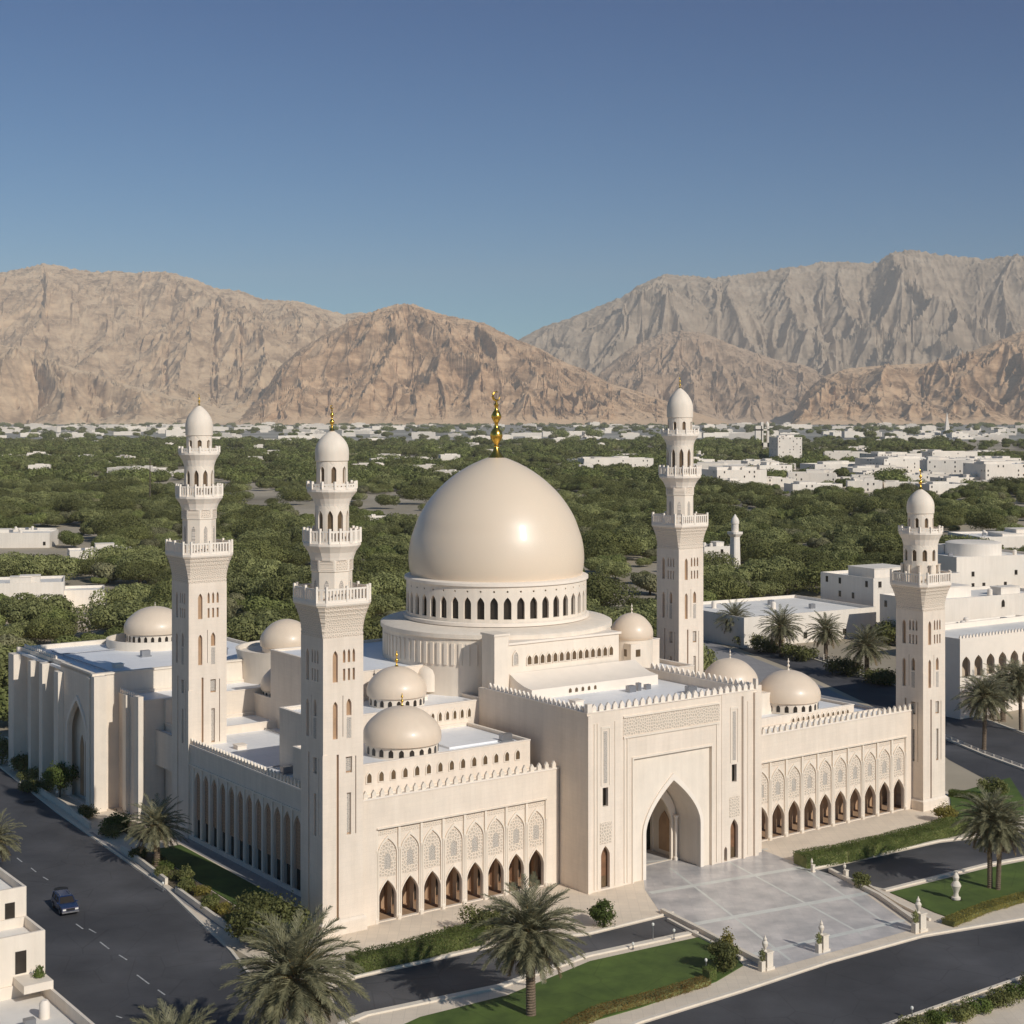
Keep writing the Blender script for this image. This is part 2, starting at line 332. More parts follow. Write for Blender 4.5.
# lawns
gpoly('lawn', [(372,1040),(420,1018),(508,996),(590,962),(703,937),(730,950),(743,966),(716,982),(640,1008),(570,1028),(520,1050)], 'lawn', 0.12, th=.12)
gpoly('lawn', [(890,893),(987,869),(1060,855),(1080,890),(1024,897),(958,921),(935,913)], 'lawn', 0.12, th=.12)
gpoly('lawn', [(-3.4,1),(2.6,1),(2.8,46),(-1.8,46)], 'lawn', 0.10, True, th=.1)
gpoly('flower_bed', [(-7.2,6),(-3.5,6),(-2.0,46),(-5.2,47)], 'soil', 0.10, True, th=.1)
gpoly('lawn', [(-1.0,50),(2.5,50),(2.5,62),(-1,62)], 'soil', 0.08, True, th=.08)
gpoly('lawn', [(950,795),(1010,778),(1024,800),(1024,815),(985,828),(952,822)], 'lawn', 0.10, th=.1)
# right side street behind the mosque
gpoly('road', [(948,706),(1100,764),(1300,860),(1200,870),(1024,800),(949,760),(893,716),(800,672),(700,634),(690,640),(560,610),(610,606),(720,628),(860,668)], 'asphalt', 0.018)
tag(strip('kerb', [(940,737),(985,756),(1040,776),(1120,806)], 0.7, 'kerb', 0, 0.35), kind='structure')
tag(strip('kerb', [(700,626),(800,655),(890,684),(948,706),(1030,736)], 0.5, 'kerb', 0, 0.25), kind='structure')
gpoly('pavement', [(745,700),(905,715),(899,722),(800,676),(700,637),(640,640)], 'pavegrey', 0.024)
# hill lawn behind the left minaret, far lanes
gpoly('lawn', [(218,582),(262,590),(330,605),(330,640),(300,640),(222,600)], 'lawn', 0.03)
gpoly('path', [(215,574),(330,596),(330,601),(215,580)], 'sand', 0.03)
gpoly('driveway', [(-60,612),(60,596),(95,592),(140,612),(80,640),(-60,690)], 'sand', 0.02)
gpoly('path', [(60,588),(92,584),(175,622),(165,630)], 'asphalt2', 0.03)

M['plain'] = mat('haze_pale_plain', (0.24, 0.235, 0.20), 0.95, var=0.3, vscale=0.0016, col2=(0.40, 0.37, 0.31), detail=10)  # sandy far ground, coloured paler to stand in for the haze strip
mb = MB(); mb.add([(-9000,4100,.3),(9000,4100,.3),(16000,16500,.3),(-16000,16500,.3)], [(0,1,2,3)]); tag(mb.build('plain', 'plain'), kind='structure')
# ------------------------------------------------------------ mosque
mosque = thing('mosque', 'large cream stone mosque with a glossy pointed beige dome and arcaded front wings', 'mosque', (OX, OY, 0), R(36))
def part(name, mb, m, smooth=False, parent=None): return mb.build(name, m, parent or mosque, smooth)
def merlons(mb, a0, a1, z, mp, pitch=1.0, h=1.0, w=0.62, th=0.28):
    n = max(1, int(round((a1-a0)/pitch))); s = (a1-a0)/n
    for i in range(n):
        c = a0+s*(i+.5)
        mb.panel([(c-w/2,z),(c+w/2,z),(c+w/2,z+h*.55),(c+w*.22,z+h*.8),(c,z+h),(c-w*.22,z+h*.8),(c-w/2,z+h*.55)], [], th, mp)

def arcade(n, p0, p1, q, zt, zline, arch_top, frame_top, rec):
    """front wing wall: a row of tall blind arches over open ground arches"""
    bw = (p1-p0)/n
    wall = MB()
    e0, e1 = p0-rec[0], p1+rec[1]
    T = 0.45
    # upper plain wall stands proud over the arcade panel; the arcade panel carries open arches
    holes = []
    for i in range(n):
        c = p0+bw*(i+.5); holes.append(arch(c, 0.12, bw*.375, 2.9, arch_top, 8))
    wall.panel(rect(p0, p1, 0, zline), holes, T, faceU(q+T+.25))
    wall.panel([(e0,0),(p0,0),(p0,zline),(p1,zline),(p1,0),(e1,0),(e1,zt),(e0,zt)], [], T+.25, faceU(q+T+.25))
    for i in range(n):
        c = p0+bw*(i+.5)
        o = arch(c, arch_top*.55, bw*.40, frame_top-2.0, frame_top, 9, 2.1)
        o[0] = (c-bw*.40, 0.2); o[1] = (c+bw*.40, 0.2)
        big = arch(c, 0.2, bw*.47, frame_top-1.9, frame_top+.65, 9, 2.1)
        relief = MB(); mould = MB(); lat = MB()
        for (hw, tp, d0, w) in ((.39, 0, .2, .05),):
            inn = arch(c, 0.3, bw*hw, frame_top-2.0, frame_top-.1, 9, 2.1); out = arch(c, 0.3, bw*(hw+w), frame_top-2.0, frame_top+.25, 9, 2.1)
            ring = out[1:]+[out[0]]                      # open ring: outer up and over, inner back
            ringi = inn[1:]+[inn[0]]
            mould.panel(ring+ringi[::-1], [], d0, faceU(q+.26))
        # carved spandrel between the open arch and the frame
        fr = arch(c, arch_top+.45, bw*.365, frame_top-2.0, frame_top-.35, 9, 2.1)
        wn_ = arch(c, arch_top+1.35, bw*.14, arch_top+2.7, arch_top+3.25, 5)
        relief.panel(fr, [wn_], .07, faceU(q+.26))
        lat.panel(arch(c, arch_top+1.35, bw*.14, arch_top+2.7, arch_top+3.25, 5), [], .03, faceU(q+.26))
        ri = arch(c, 0.3, bw*.38, 2.95, arch_top+.05, 8); ro = arch(c, 0.3, bw*.415, 2.95, arch_top+.35, 8)
        m2 = MB(); m2.panel(ro[1:]+[ro[0]]+(ri[1:]+[ri[0]])[::-1], [], .12, faceU(q+.26)); part('arch_moulding', m2, 'smooth')
        part('arch_moulding', mould, 'smooth'); part('carved_panel', relief, 'carved'); part('lattice_window', lat, 'lattice')
    # slender pilasters between the bays
    for i in range(n+1):
        x = p0+bw*i; col = MB()
        w = .17
        col.lathe([(.30,0),(.30,.5),(.2,.6),(.17,.7),(.17,frame_top-1.7),(.26,frame_top-1.5),(.26,frame_top-1.3)], 8, (x, q+.16))
        col.box(x-w, x+w, q+.02, q+.26, frame_top-1.3, zline-.05); part('pilaster', col, 'smooth', True)
    part('arcade_wall', wall, 'stone')
    # carved frieze under the shadow line
    fz = MB(); fz.panel(rect(p0+.15, p1-.15, frame_top+.35, zline-.2), [], .03, faceU(q+.26)); part('carved_frieze', fz, 'carved_fine')
    # dark shadow-casting drip ledge
    lg = MB(); lg.box(p0-.05, p1+.05, q-.24, q+.0, zline, zline+.14); part('ledge', lg, 'smooth')
    # gallery behind
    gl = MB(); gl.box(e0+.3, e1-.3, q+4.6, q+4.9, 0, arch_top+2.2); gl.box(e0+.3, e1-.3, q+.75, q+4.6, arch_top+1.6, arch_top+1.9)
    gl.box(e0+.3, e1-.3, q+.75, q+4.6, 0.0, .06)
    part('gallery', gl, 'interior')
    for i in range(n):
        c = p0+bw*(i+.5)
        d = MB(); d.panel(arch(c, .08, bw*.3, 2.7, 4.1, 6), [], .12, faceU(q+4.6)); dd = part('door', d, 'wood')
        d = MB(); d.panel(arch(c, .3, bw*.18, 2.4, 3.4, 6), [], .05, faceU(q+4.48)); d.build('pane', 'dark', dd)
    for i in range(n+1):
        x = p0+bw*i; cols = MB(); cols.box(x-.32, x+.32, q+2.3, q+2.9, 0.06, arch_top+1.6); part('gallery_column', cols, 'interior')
    bt = MB(); merlons(bt, e0+.1, e1-.1, zt, faceU(q+.34), 1.15, .95, .58, .3); part('battlement', bt, 'smooth')
    cp = MB(); cp.box(e0-.06, e1+.06, q-.1, q+.6, zt-.18, zt+.03); part('coping', cp, 'white_stone')
arcade(8, 7.6, 32.9, 0.6, 15.0, 11.2, 4.9, 10.0, (2.2, 1.9))
arcade(10, 68.5, 101.0, -0.9, 15.2, 11.2, 4.9, 10.0, (3.4, 1.6))

def block(p0, p1, q0, q1, z0, z1, par=0.7, m='stone', pt=.3, roofm='roof', cop=True, rdrop=None):
    """flat-roofed block with parapet, coping and roof sheet"""
    b = MB(); zr = z1-par
    o = rect(p0, p1, q0, q1)
    b.box(p0, p1, q0, q0+pt, z0, z1); b.box(p0, p1, q1-pt, q1, z0, z1)
    b.box(p0, p0+pt, q0+pt, q1-pt, z0, z1); b.box(p1-pt, p1, q0+pt, q1-pt, z0, z1)
    w = part('wall', b, m)
    r = MB(); r.box(p0+pt, p1-pt, q0+pt, q1-pt, zr-.3, zr); part('roof', r, roofm)
    if cop:
        c = MB(); e = .07
        c.box(p0-e, p1+e, q0-e, q0+pt+e, z1, z1+.12); c.box(p0-e, p1+e, q1-pt-e, q1+e, z1, z1+.12)
        c.box(p0-e, p0+pt+e, q0+pt+e, q1-pt-e, z1, z1+.12); c.box(p1-pt-e, p1+e, q0+pt+e, q1-pt-e, z1, z1+.12)
        part('coping', c, 'white_stone')
    return w
def windows_row(n, a0, a1, z0, z1, hw, mp, m='dark', name='window', frame=True, th=.06):
    for i in range(n):
        c = a0+(a1-a0)*(i+.5)/n
        w = MB(); w.panel(arch(c, z0, hw, z0+(z1-z0)*.6, z1, 5), [], th, mp); o = part(name, w, m)
        if frame:
            ro = arch(c, z0-.1, hw+.14, z0+(z1-z0)*.6, z1+.2, 5); f = MB(); f.panel(ro, [arch(c, z0, hw, z0+(z1-z0)*.6, z1, 5)], th*2.2, mp); f.build('frame', 'smooth', o)
# wings' roofs
block(6.0, 35.0, 1.35, 4.6, 11, 14.4, .3, cop=False)
block(6.2, 33.2, 4.6, 19.0, 8, 18.0, .35)
block(10, 36.2, 19.0, 30.0, 8, 20.9, .4)
windows_row(14, 8, 32, 15.8, 17.0, .32, faceU(4.6), 'bronze')
windows_row(10, 22, 34, 18.8, 20.0, .25, faceU(19.0), 'bronze')
block(64.7, 101.5, 0.0, 5.2, 11, 14.6, .3, cop=False)
block(66, 96.0, 5.2, 34, 8, 15.7, .3)
block(96.0, 102.6, 5.2, 34, 8, 14.2, .3)
block(63.5, 80, 24, 50, 8, 20.8, .5)
windows_row(12, 82, 95, 14.3, 15.2, .25, faceU(5.2), 'bronze')
# skylight panels on the left roof
mb = MB(); mb.box(22.5, 30.5, 7.5, 15.5, 17.66, 17.9); part('skylight', mb, 'roof')
# ---- left facade (faces the street)
def left_facade():
    q0, q1, n = 12.5, 47.5, 13
    bw = (q1-q0)/n; wall = MB(); hol = []
    for i in range(n):
        c = q0+bw*(i+.5); hol.append(arch(c, 0.2, bw*.375, 8.2, 9.9, 7))
    wall.panel(rect(5.2, 49.2, 0, 13.4), hol, .5, faceV(6.0, -1, 0))
    part('facade_wall', wall, 'stone')
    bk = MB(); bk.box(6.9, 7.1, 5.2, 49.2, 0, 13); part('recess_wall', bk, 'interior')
    for i in range(n):
        c = q0+bw*(i+.5)
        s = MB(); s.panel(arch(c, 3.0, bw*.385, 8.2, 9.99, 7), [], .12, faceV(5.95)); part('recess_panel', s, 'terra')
        w = MB(); w.panel(rect(c-bw*.385, c+bw*.385, .25, 3.0), [], .12, faceV(6.1)); part('window', w, 'dark')
    for i in range(n+1):
        x = q0+bw*i; pl = MB(); pl.box(5.36, 5.5, x-.24, x+.24, .6, 10.4); part('pilaster', pl, 'smooth')
    pl = MB(); pl.box(5.3, 5.5, 6, 48.9, 10.4, 10.65); part('string_course', pl, 'smooth'); pl = MB(); pl.box(5.2, 5.5, 6, 48.9, 0, .6)
    part('plinth', pl, 'smooth')
    bt = MB(); merlons(bt, 5.6, 49, 13.42, faceV(5.85), .95, .9, .5, .28); part('battlement', bt, 'smooth')
    cp = MB(); cp.box(5.38, 6.1, 5.4, 49.1, 13.22, 13.44); part('coping', cp, 'white_stone')
left_facade()
block(6.0, 22.5, 19.0, 72, 8, 13.2, .3, cop=False)
block(22.5, 40, 30, 78, 8, 16.9, .6)
# ---- platform, ring, drum, dome
DC = (49.5, 35.1)
block(22, 78, 30, 56, 8, 24.5, .25)
mb = MB(); mb.lathe([(17.3,20),(17.3,28.6),(17.6,28.7),(17.6,29.3),(17.2,29.5),(14.2,29.9)], 96, DC); part('dome_ring', mb, 'smooth', True)
rb = MB()
for i in range(96):
    a = 2*PI*i/96
    if math.sin(a) > .35: continue
    mb2 = MB(); c, s = math.cos(a), math.sin(a)
    def mp(x, y, d, c=c, s=s): return (DC[0]+c*(17.3+d)-s*x, DC[1]+s*(17.3+d)+c*x, y)
    rb.panel(rect(-.26,.26,24.9,28.0), [], .16, mp)
part('ring_fluting', rb, 'smooth')
mb = MB(); mb.lathe([(14.2,29.8),(13.35,29.9),(13.35,30.2)], 96, DC); part('ring_roof', mb, 'roof', True)
mb = MB(); mb.lathe([(13.0,29.5),(13.0,36.1)], 72, DC); part('drum_core', mb, 'interior', True)
NW = 44; dr = MB(); dw = []
for i in range(NW):
    a0 = 2*PI*(i+.5)/NW; w = 2*PI*13.6/NW
    def mp(x, y, d, a0=a0): 
        a = a0+x/13.6; return (DC[0]+(13.3+d)*math.cos(a), DC[1]+(13.3+d)*math.sin(a), y)
    dr.panel([(-w/2,30.0),(-w/4,30.0),(w/4,30.0),(w/2,30.0),(w/2,35.7),(w/4,35.7),(-w/4,35.7),(-w/2,35.7)],
             [arch(0,31.0,.56,33.2,34.2,6), [(.16*math.cos(k*PI/3)+w/2*.0, 35.0+.16*math.sin(k*PI/3)) for k in range(6)]], .42, mp)
    if math.sin(a0) < .3:
        wv = MB(); wv.panel(arch(0,31.0,.55,33.2,34.2,6), [], .03, lambda x,y,d,a0=a0: (DC[0]+(13.12+d)*math.cos(a0+x/13.6), DC[1]+(13.12+d)*math.sin(a0+x/13.6), y)); dw.append(wv)
part('drum', dr, 'smooth')
for wv in dw: part('drum_window', wv, 'dark')
mb = MB(); mb.lathe([(13.3,35.7),(14.0,35.75),(14.0,36.15),(13.6,36.3),(13.2,36.35)], 96, DC); mb.lathe([(13.75,29.95),(14.1,30.0),(14.1,30.45),(13.75,30.55)], 96, DC, False)
part('drum_cornice', mb, 'white_stone', True)
PF = [(13.0,36.2),(13.25,37.2),(13.38,38.6),(13.3,40.2),(13.0,41.8),(12.5,43.3),(11.9,44.9),(11.0,46.5),(9.85,48.1),(8.55,49.5),(7.1,50.8),(5.5,51.95),(3.75,52.95),(2.2,53.65),(1.2,54.0),(0.9,54.05)]
def smoothprof(P, k=4):
    out = []
    for i in range(len(P)-1):
        p0 = P[max(0,i-1)]; p1 = P[i]; p2 = P[i+1]; p3 = P[min(len(P)-1,i+2)]
        for j in range(k):
            t = j/k; out.append(tuple(.5*((2*p1[c])+(-p0[c]+p2[c])*t+(2*p0[c]-5*p1[c]+4*p2[c]-p3[c])*t*t+(-p0[c]+3*p1[c]-3*p2[c]+p3[c])*t**3) for c in (0,1)))
    out.append(P[-1]); return out
mb = MB(); mb.lathe(smoothprof(PF), 128, DC); main_dome = part('main_dome', mb, 'dome', True)
def finial(parent, c, z, h, m='gold', moon=True):
    """turned finial: cone, balls, crescent"""
    k = h/9.5
    P = [(1.25,0),(1.0,.35),(.55,.9),(.35,1.5),(.42,1.7),(.3,1.9),(.55,2.3),(.85,2.8),(.92,3.2),(.8,3.7),(.45,4.1),(.28,4.4),(.26,4.9),(.45,5.2),(.72,5.7),(.74,6.0),(.5,6.5),(.26,6.8),(.22,7.2),(.36,7.5),(.2,7.8),(.12,8.0),(.05,8.1)]
    mb = MB(); mb.lathe([(r*k, z+y*k) for r, y in P], 16, c)
    if moon:
        pts = []; rr = []
        for i in range(13):
            a = R(-60)+R(300)*i/12; a += R(0)+PI/2+R(30)
            pts.append((c[0]+.62*k*math.cos(a), c[1], z+8.75*k+.62*k*math.sin(a))); rr.append(.17*k*math.sin(PI*(i+.6)/13.2)+.02)
        mb.tube(pts, rr, 6)
    return mb.build('finial', m, parent, True)
finial(main_dome, DC, 53.95, 10.2)
# flat block in front of the ring, with its row of small arches, corner pier, sloping skirt roof
mb = MB(); mb.box(38.6, 58.8, 17.2, 30, 20, 28.4); part('clerestory_wall', mb, 'smooth')
mb = MB(); mb.box(38.7, 59.1, 16.95, 30, 28.4, 28.7); part('coping', mb, 'white_stone')
windows_row(14, 41.8, 57.8, 25.4, 26.7, .36, faceU(17.2), 'bronze', th=.08)
windows_row(1, 38.8, 41.2, 25.6, 27.4, .4, faceU(17.2), 'lattice', th=.08)
mb = MB(); mb.box(36.3, 38.7, 17.0, 20.0, 8, 29.8); mb.box(36.15, 38.85, 16.85, 20.15, 29.8, 30.1); part('corner_pier', mb, 'smooth')
mb = MB(); ys = []
sk = [(17.2,24.4),(15.5,23.6),(13.8,23.1),(12.0,22.85)]
vs = [(39.0,q,z) for q,z in sk]+[(61.5,q-.4,z) for q,z in sk]+[(61.5,11.6,20),(39.0,12.0,20)]
vs += [(39.0,17.2,20),(61.5,16.8,20)]
mb.add(vs, [(0,1,5,4),(1,2,6,5),(2,3,7,6),(3,9,8,7),(0,10,9,3,2,1),(4,5,6,7,8,11)]); part('skirt_roof', mb, 'white_stone', True)
windows_row(14, 45, 60.5, 21.9, 22.5, .22, lambda a,b,d: (a, 11.85-d, b), 'bronze', frame=False)
# ---- niche beside the pier
mb = MB(); mb.lathe([(2.2,20.9),(2.2,23.2),(1.9,24.0),(1.2,24.5),(.3,24.6)], 20, (34.2,30.2)); part('niche', mb, 'smooth', True)
# ---- portal block
def portal():
    P0, P1, Q = 35.0, 64.9, -5.0; ZT = 22.7
    # front plate built in layers: outer piers, main frame, recessed panel, arch plate
    w = MB()
    w.panel([(P0,0),(40.6,0),(40.6,ZT),(P0,ZT)], [arch(38.0,.2,.72,4.3,5.6,6), rect(37.55,38.45,10.6,13.0)], .5, faceU(Q+.5))
    w.panel([(58.3,0),(P1,0),(P1,ZT),(58.3,ZT)], [arch(60.6,.2,.72,4.3,5.6,6), rect(60.15,61.05,10.6,13.0), arch(59.0,.1,.28,1.6,2.1,4)], .5, faceU(Q+.5))
    w.panel([(40.6,0),(42.7,0),(42.7,16.0),(56.4,16.0),(56.4,0),(58.3,0),(58.3,ZT),(40.6,ZT)], [], .42, faceU(Q+.5))
    w.box(P0, P0+.5, Q+.5, 19, 0, ZT); w.box(P1-.5, P1, Q+.5, 19, 0, ZT)
    part('portal_wall', w, 'stone')
    a = MB(); a.panel([(42.7,0),(45.0,0)]+arch(49.8,0,4.8,6.0,12.3,14,1.75)[2:2+29][::-1]+[(54.6,0),(56.4,0),(56.4,16.0),(42.7,16.0)], [], .6, faceU(Q+1.0))
    part('arch_wall', a, 'smooth')
    # moulding round the great arch
    ro = arch(49.8,0,5.35,6.0,13.2,14,1.75); ri = arch(49.8,0,4.8,6.0,12.3,14,1.75)
    m = MB(); m.panel(ro[1:]+[ro[0]]+(ri[1:]+[ri[0]])[::-1], [], .22, faceU(Q+.4)); part('arch_moulding', m, 'white_stone')
    # relief bands, thin fluted strips, grooves
    f = MB(); f.panel(rect(41.0,57.9,19.2,21.4), [], .05, faceU(Q+.08)); part('carved_panel', f, 'carved')
    for c in (38.05,60.65): f = MB(); f.panel(rect(c-.95,c+.95,5.9,8.6), [], .05, faceU(Q)); part('carved_panel', f, 'carved')
    f = MB()
    for c in (38.0, 60.6):
        f.panel(rect(c-.75,c-.6,13.3,20.8), [], .09, faceU(Q)); f.panel(rect(c+.6,c+.75,13.3,20.8), [], .09, faceU(Q)); f.panel(rect(c-.6,c+.6,20.5,20.8), [], .09, faceU(Q))
    for x in (36.2, 36.7, 39.6, 62.6, 63.2):
        f.panel(rect(x-.09,x+.09,.3,21.3), [], .1, faceU(Q))
    for x in (41.2, 41.7, 57.4): f.panel(rect(x-.09,x+.09,.3,18.9), [], .12, faceU(Q+.08))
    f.box(41.0,57.9,Q-.12,Q+.08,18.85,19.1); f.box(41.0,57.9,Q-.12,Q+.08,21.5,21.7)
    f.panel([(42.45,0),(42.7,0),(42.7,16.0),(56.4,16.0),(56.4,0),(56.65,0),(56.65,16.25),(42.45,16.25)], [], .16, faceU(Q+.08))
    part('moulding', f, 'smooth')
    for c in (38.0, 60.6): f = MB(); f.panel(rect(c-.28,c+.28,13.6,20.2), [], .04, faceU(Q)); part('carved_strip', f, 'lattice')
    # outer corner buttress on the right
    for bx in ((64.92,66.4,Q+.6,Q+4.5,0,ZT+.4),(62.0,62.3,Q-.35,Q,0,ZT-.6),(64.2,64.9,Q-.35,Q,0,ZT-.3),(35.0,35.5,Q-.25,Q,0,ZT-.3)): f = MB(); f.box(*bx); part('buttress', f, 'stone')
    # iwan: deep vaulted porch with a far doorway
    v = MB(); ra = [arch(49.8,0.05,4.8+k*.12,6.0,12.3+k*.2,14,1.75) for k in (0,1)]
    n = len(ra[0])
    def sec(o, q): return [(x,q,z) for x,z in o]
    oo = arch(49.8,0,5.6,6.2,13.4,14,1.75); o1 = ra[1]
    for (q0,q1,o) in ((Q+1.0,Q+5.5,o1),):
        P = o[1:]+[o[0]]; k = len(P); v.add([(x,q0,z) for x,z in P]+[(x,q1,z) for x,z in P], [(i,i+1,k+i+1,k+i) for i in range(k-1)])
    v.box(43.6,44.9,Q+5.5,Q+10,0,13.4); v.box(54.8,56.2,Q+5.5,Q+10,0,13.4); v.box(43.6,56.2,Q+5.5,Q+10,12.9,13.4)
    v.panel(rect(43.6,56.2,0,13.4), [arch(47.3,.05,2.2,5.2,8.0,8), arch(52.4,.05,2.2,5.2,8.0,8)], .4, faceU(Q+10.4))
    part('porch_vault', v, 'smooth')
    v = MB(); v.panel(arch(49.8,.0,4.75,6.0,12.2,14,1.75), [arch(49.8,.05,3.9,5.4,10.6,12,1.75)], .35, faceU(Q+5.4)); part('inner_arch', v, 'smooth')
    for x in (45.35,54.25): f = MB(); f.lathe([(.35,0),(.35,.4),(.22,.5),(.22,5.6),(.38,5.9),(.38,6.1)], 12, (x, Q+4.7)); part('column', f, 'white_stone', True)
    for c in (47.3,52.4):
        d = MB(); d.panel(arch(c,.05,2.3,5.2,8.1,8), [], .1, faceU(Q+10.7)); dd = part('door', d, 'dark')
        g = MB(); g.panel(arch(c,.3,.5,2.2,3.4,8), [], .05, faceU(Q+10.59)); g.build('pane', 'dark', dd)
    d = MB(); d.panel(arch(0,.6,1.1,4.2,6.0,8), [], .1, lambda a,b,dd_: (54.78-dd_, Q+7.6+a, b)); part('side_niche', d, 'interior')
    # fillings of the side openings
    for c in (38.0,60.6):
        d = MB(); d.panel(arch(c,.2,.8,4.3,5.7,6), [], .06, faceU(Q+.75)); o = part('side_door', d, 'wood'); g = MB(); g.panel(rect(c-.6,c+.6,.2,1.6), [], .05, faceU(Q+.66)); g.build('panel', 'bronze', o)
        d = MB(); d.panel(rect(c-.5,c+.5,10.5,13.1), [], .06, faceU(Q+.72)); part('window', d, 'dark')
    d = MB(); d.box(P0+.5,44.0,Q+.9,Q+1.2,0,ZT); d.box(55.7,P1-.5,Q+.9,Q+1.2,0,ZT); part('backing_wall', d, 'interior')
    r = MB(); r.box(P0+.5,P1-.5,Q+.5,19,21.2,21.5); part('roof', r, 'roof')
    c = MB(); c.box(P0-.06,P1+.06,Q-.08,Q+.6,ZT,ZT+.12); c.box(P0-.06,P0+.56,Q+.6,17.2,ZT,ZT+.12); c.box(P1-.56,P1+.06,Q+.6,17.2,ZT,ZT+.12); part('coping', c, 'white_stone')
    b = MB(); merlons(b, P0+.7, P1-.3, ZT+.12, faceU(Q+.4), 1.15, .95, .72, .3); part('battlement', b, 'white_stone'); b = MB(); merlons(b, Q+.8, 17, ZT+.12, faceV(P0+.38), .95, .8, .5, .26); part('battlement', b, 'white_stone'); b = MB(); merlons(b, Q+1, 17, ZT+.12, faceV(P1-.1), 1.1, .9, .55, .26)
    part('battlement', b, 'white_stone')
    for bx in ((P0-.02,P0+.7,Q-.14,Q+.5,ZT+.12,ZT+1.2),(P1-.3,P1+.05,Q-.14,Q+.5,ZT+.12,ZT+1.5)): b = MB(); b.box(*bx); part('corner_post', b, 'white_stone')
    # rooftop clutter
    for bx in ((53.5,54.7,8.5,9.4,21.5,22.4),(55.4,56.0,8.9,9.5,21.5,22.6),(57,57.9,9.0,9.6,21.5,22.2)): b = MB(); b.box(*bx); part('air_conditioner', b, 'metal')
portal()
# ---- small domes
def small_dome(c, z, r, hgt, nw=16, dh=1.3, fin=1.8, finm='gold', m='dome2', bulge=1.04, peak=.55, rw=.93):
    d = MB(); d.lathe([(r*rw,z),(r*rw,z+dh)], 40, c)
    o = part('dome_drum', d, 'smooth', True)
    for i in range(nw):
        a = 2*PI*(i+.5)/nw
        if math.sin(a-R(5)) > .45: continue
        w = MB(); hw = 2*PI*r*rw/nw*.24
        w.panel(arch(0, z+dh*.18, hw, z+dh*.62, z+dh*.86, 4), [], .06, lambda x,y,dd,a=a: (c[0]+(r*rw-.02+dd)*math.cos(a+x/r), c[1]+(r*rw-.02+dd)*math.sin(a+x/r), y)); w.build('window', 'dark', o)
    P = [(r*.97,z+dh),(r*1.0,z+dh+.12)]
    for i in range(1, 13):
        t = i/12; rr = r*math.cos(t*PI/2)**.85*(1+(bulge-1)*math.sin(PI*min(1,t*2))); P.append((max(rr,.12), z+dh+.12+(hgt-.12)*(math.sin(t*PI/2)**1.0*(1-.1*peak)+.1*peak*t**3)))
    d = MB(); d.lathe(P, 48, c); dm = part('small_dome', d, m, True)
    if fin: finial(dm, c, z+dh+hgt-.08, fin, finm, False)
    return dm
small_dome((16.7,9.6), 17.65, 4.95, 4.5, 22, 1.4, 2.0, 'gold')
small_dome((25.3,24.8), 20.5, 4.1, 4.0, 20, 1.3, 2.6, 'gold')
small_dome((77.6,13.4), 18.6, 4.2, 4.3, 0, .7, 1.6, 'smooth')
mb = MB(); mb.box(73,82.3,8.8,18,15,18.6); part('dome_base', mb, 'smooth')
small_dome((86.2,9.6), 15.45, 4.85, 4.5, 22, 1.5, 2.2, 'smooth')
small_dome((23.7,104), 20.2, 5.4, 4.6, 26, 1.6, 1.0, 'smooth')
mb = MB(); mb.lathe([(7.6,19.8),(7.6,21.3),(7.3,21.3),(7.3,20.3)], 48, (22,102), False); part('dome_base', mb, 'smooth', True)
small_dome((32.6,71), 21.6, 4.3, 4.4, 0, .9, 0)
mb = MB(); mb.lathe([(8.4,16),(8.6,21.0),(8.9,22.3),(8.5,22.3),(8.3,21.6),(2,21.6)], 40, (33.5,71.5)); part('dome_base', mb, 'smooth', True)
small_dome((26.6,60.2), 16.5, 3.7, 3.9, 22, 1.0, 0)
# turret with small dome beside the main drum
mb = MB(); mb.lathe([(3.3,19),(3.3,25.3),(3.45,25.4)], 32, (71.5,29.2)); mb.box(68.6,71.6,26.0,28.6,19,24.9); part('turret', mb, 'smooth', True)
mb = MB(); mb.box(69.6,70.5,25.93,26.02,22.9,24.0); mb.box(68.55,68.62,27,27.6,22.9,24.0); part('window', mb, 'bronze')
small_dome((71.5,29.2), 25.0, 3.35, 3.9, 0, .4, 1.8, 'smooth')
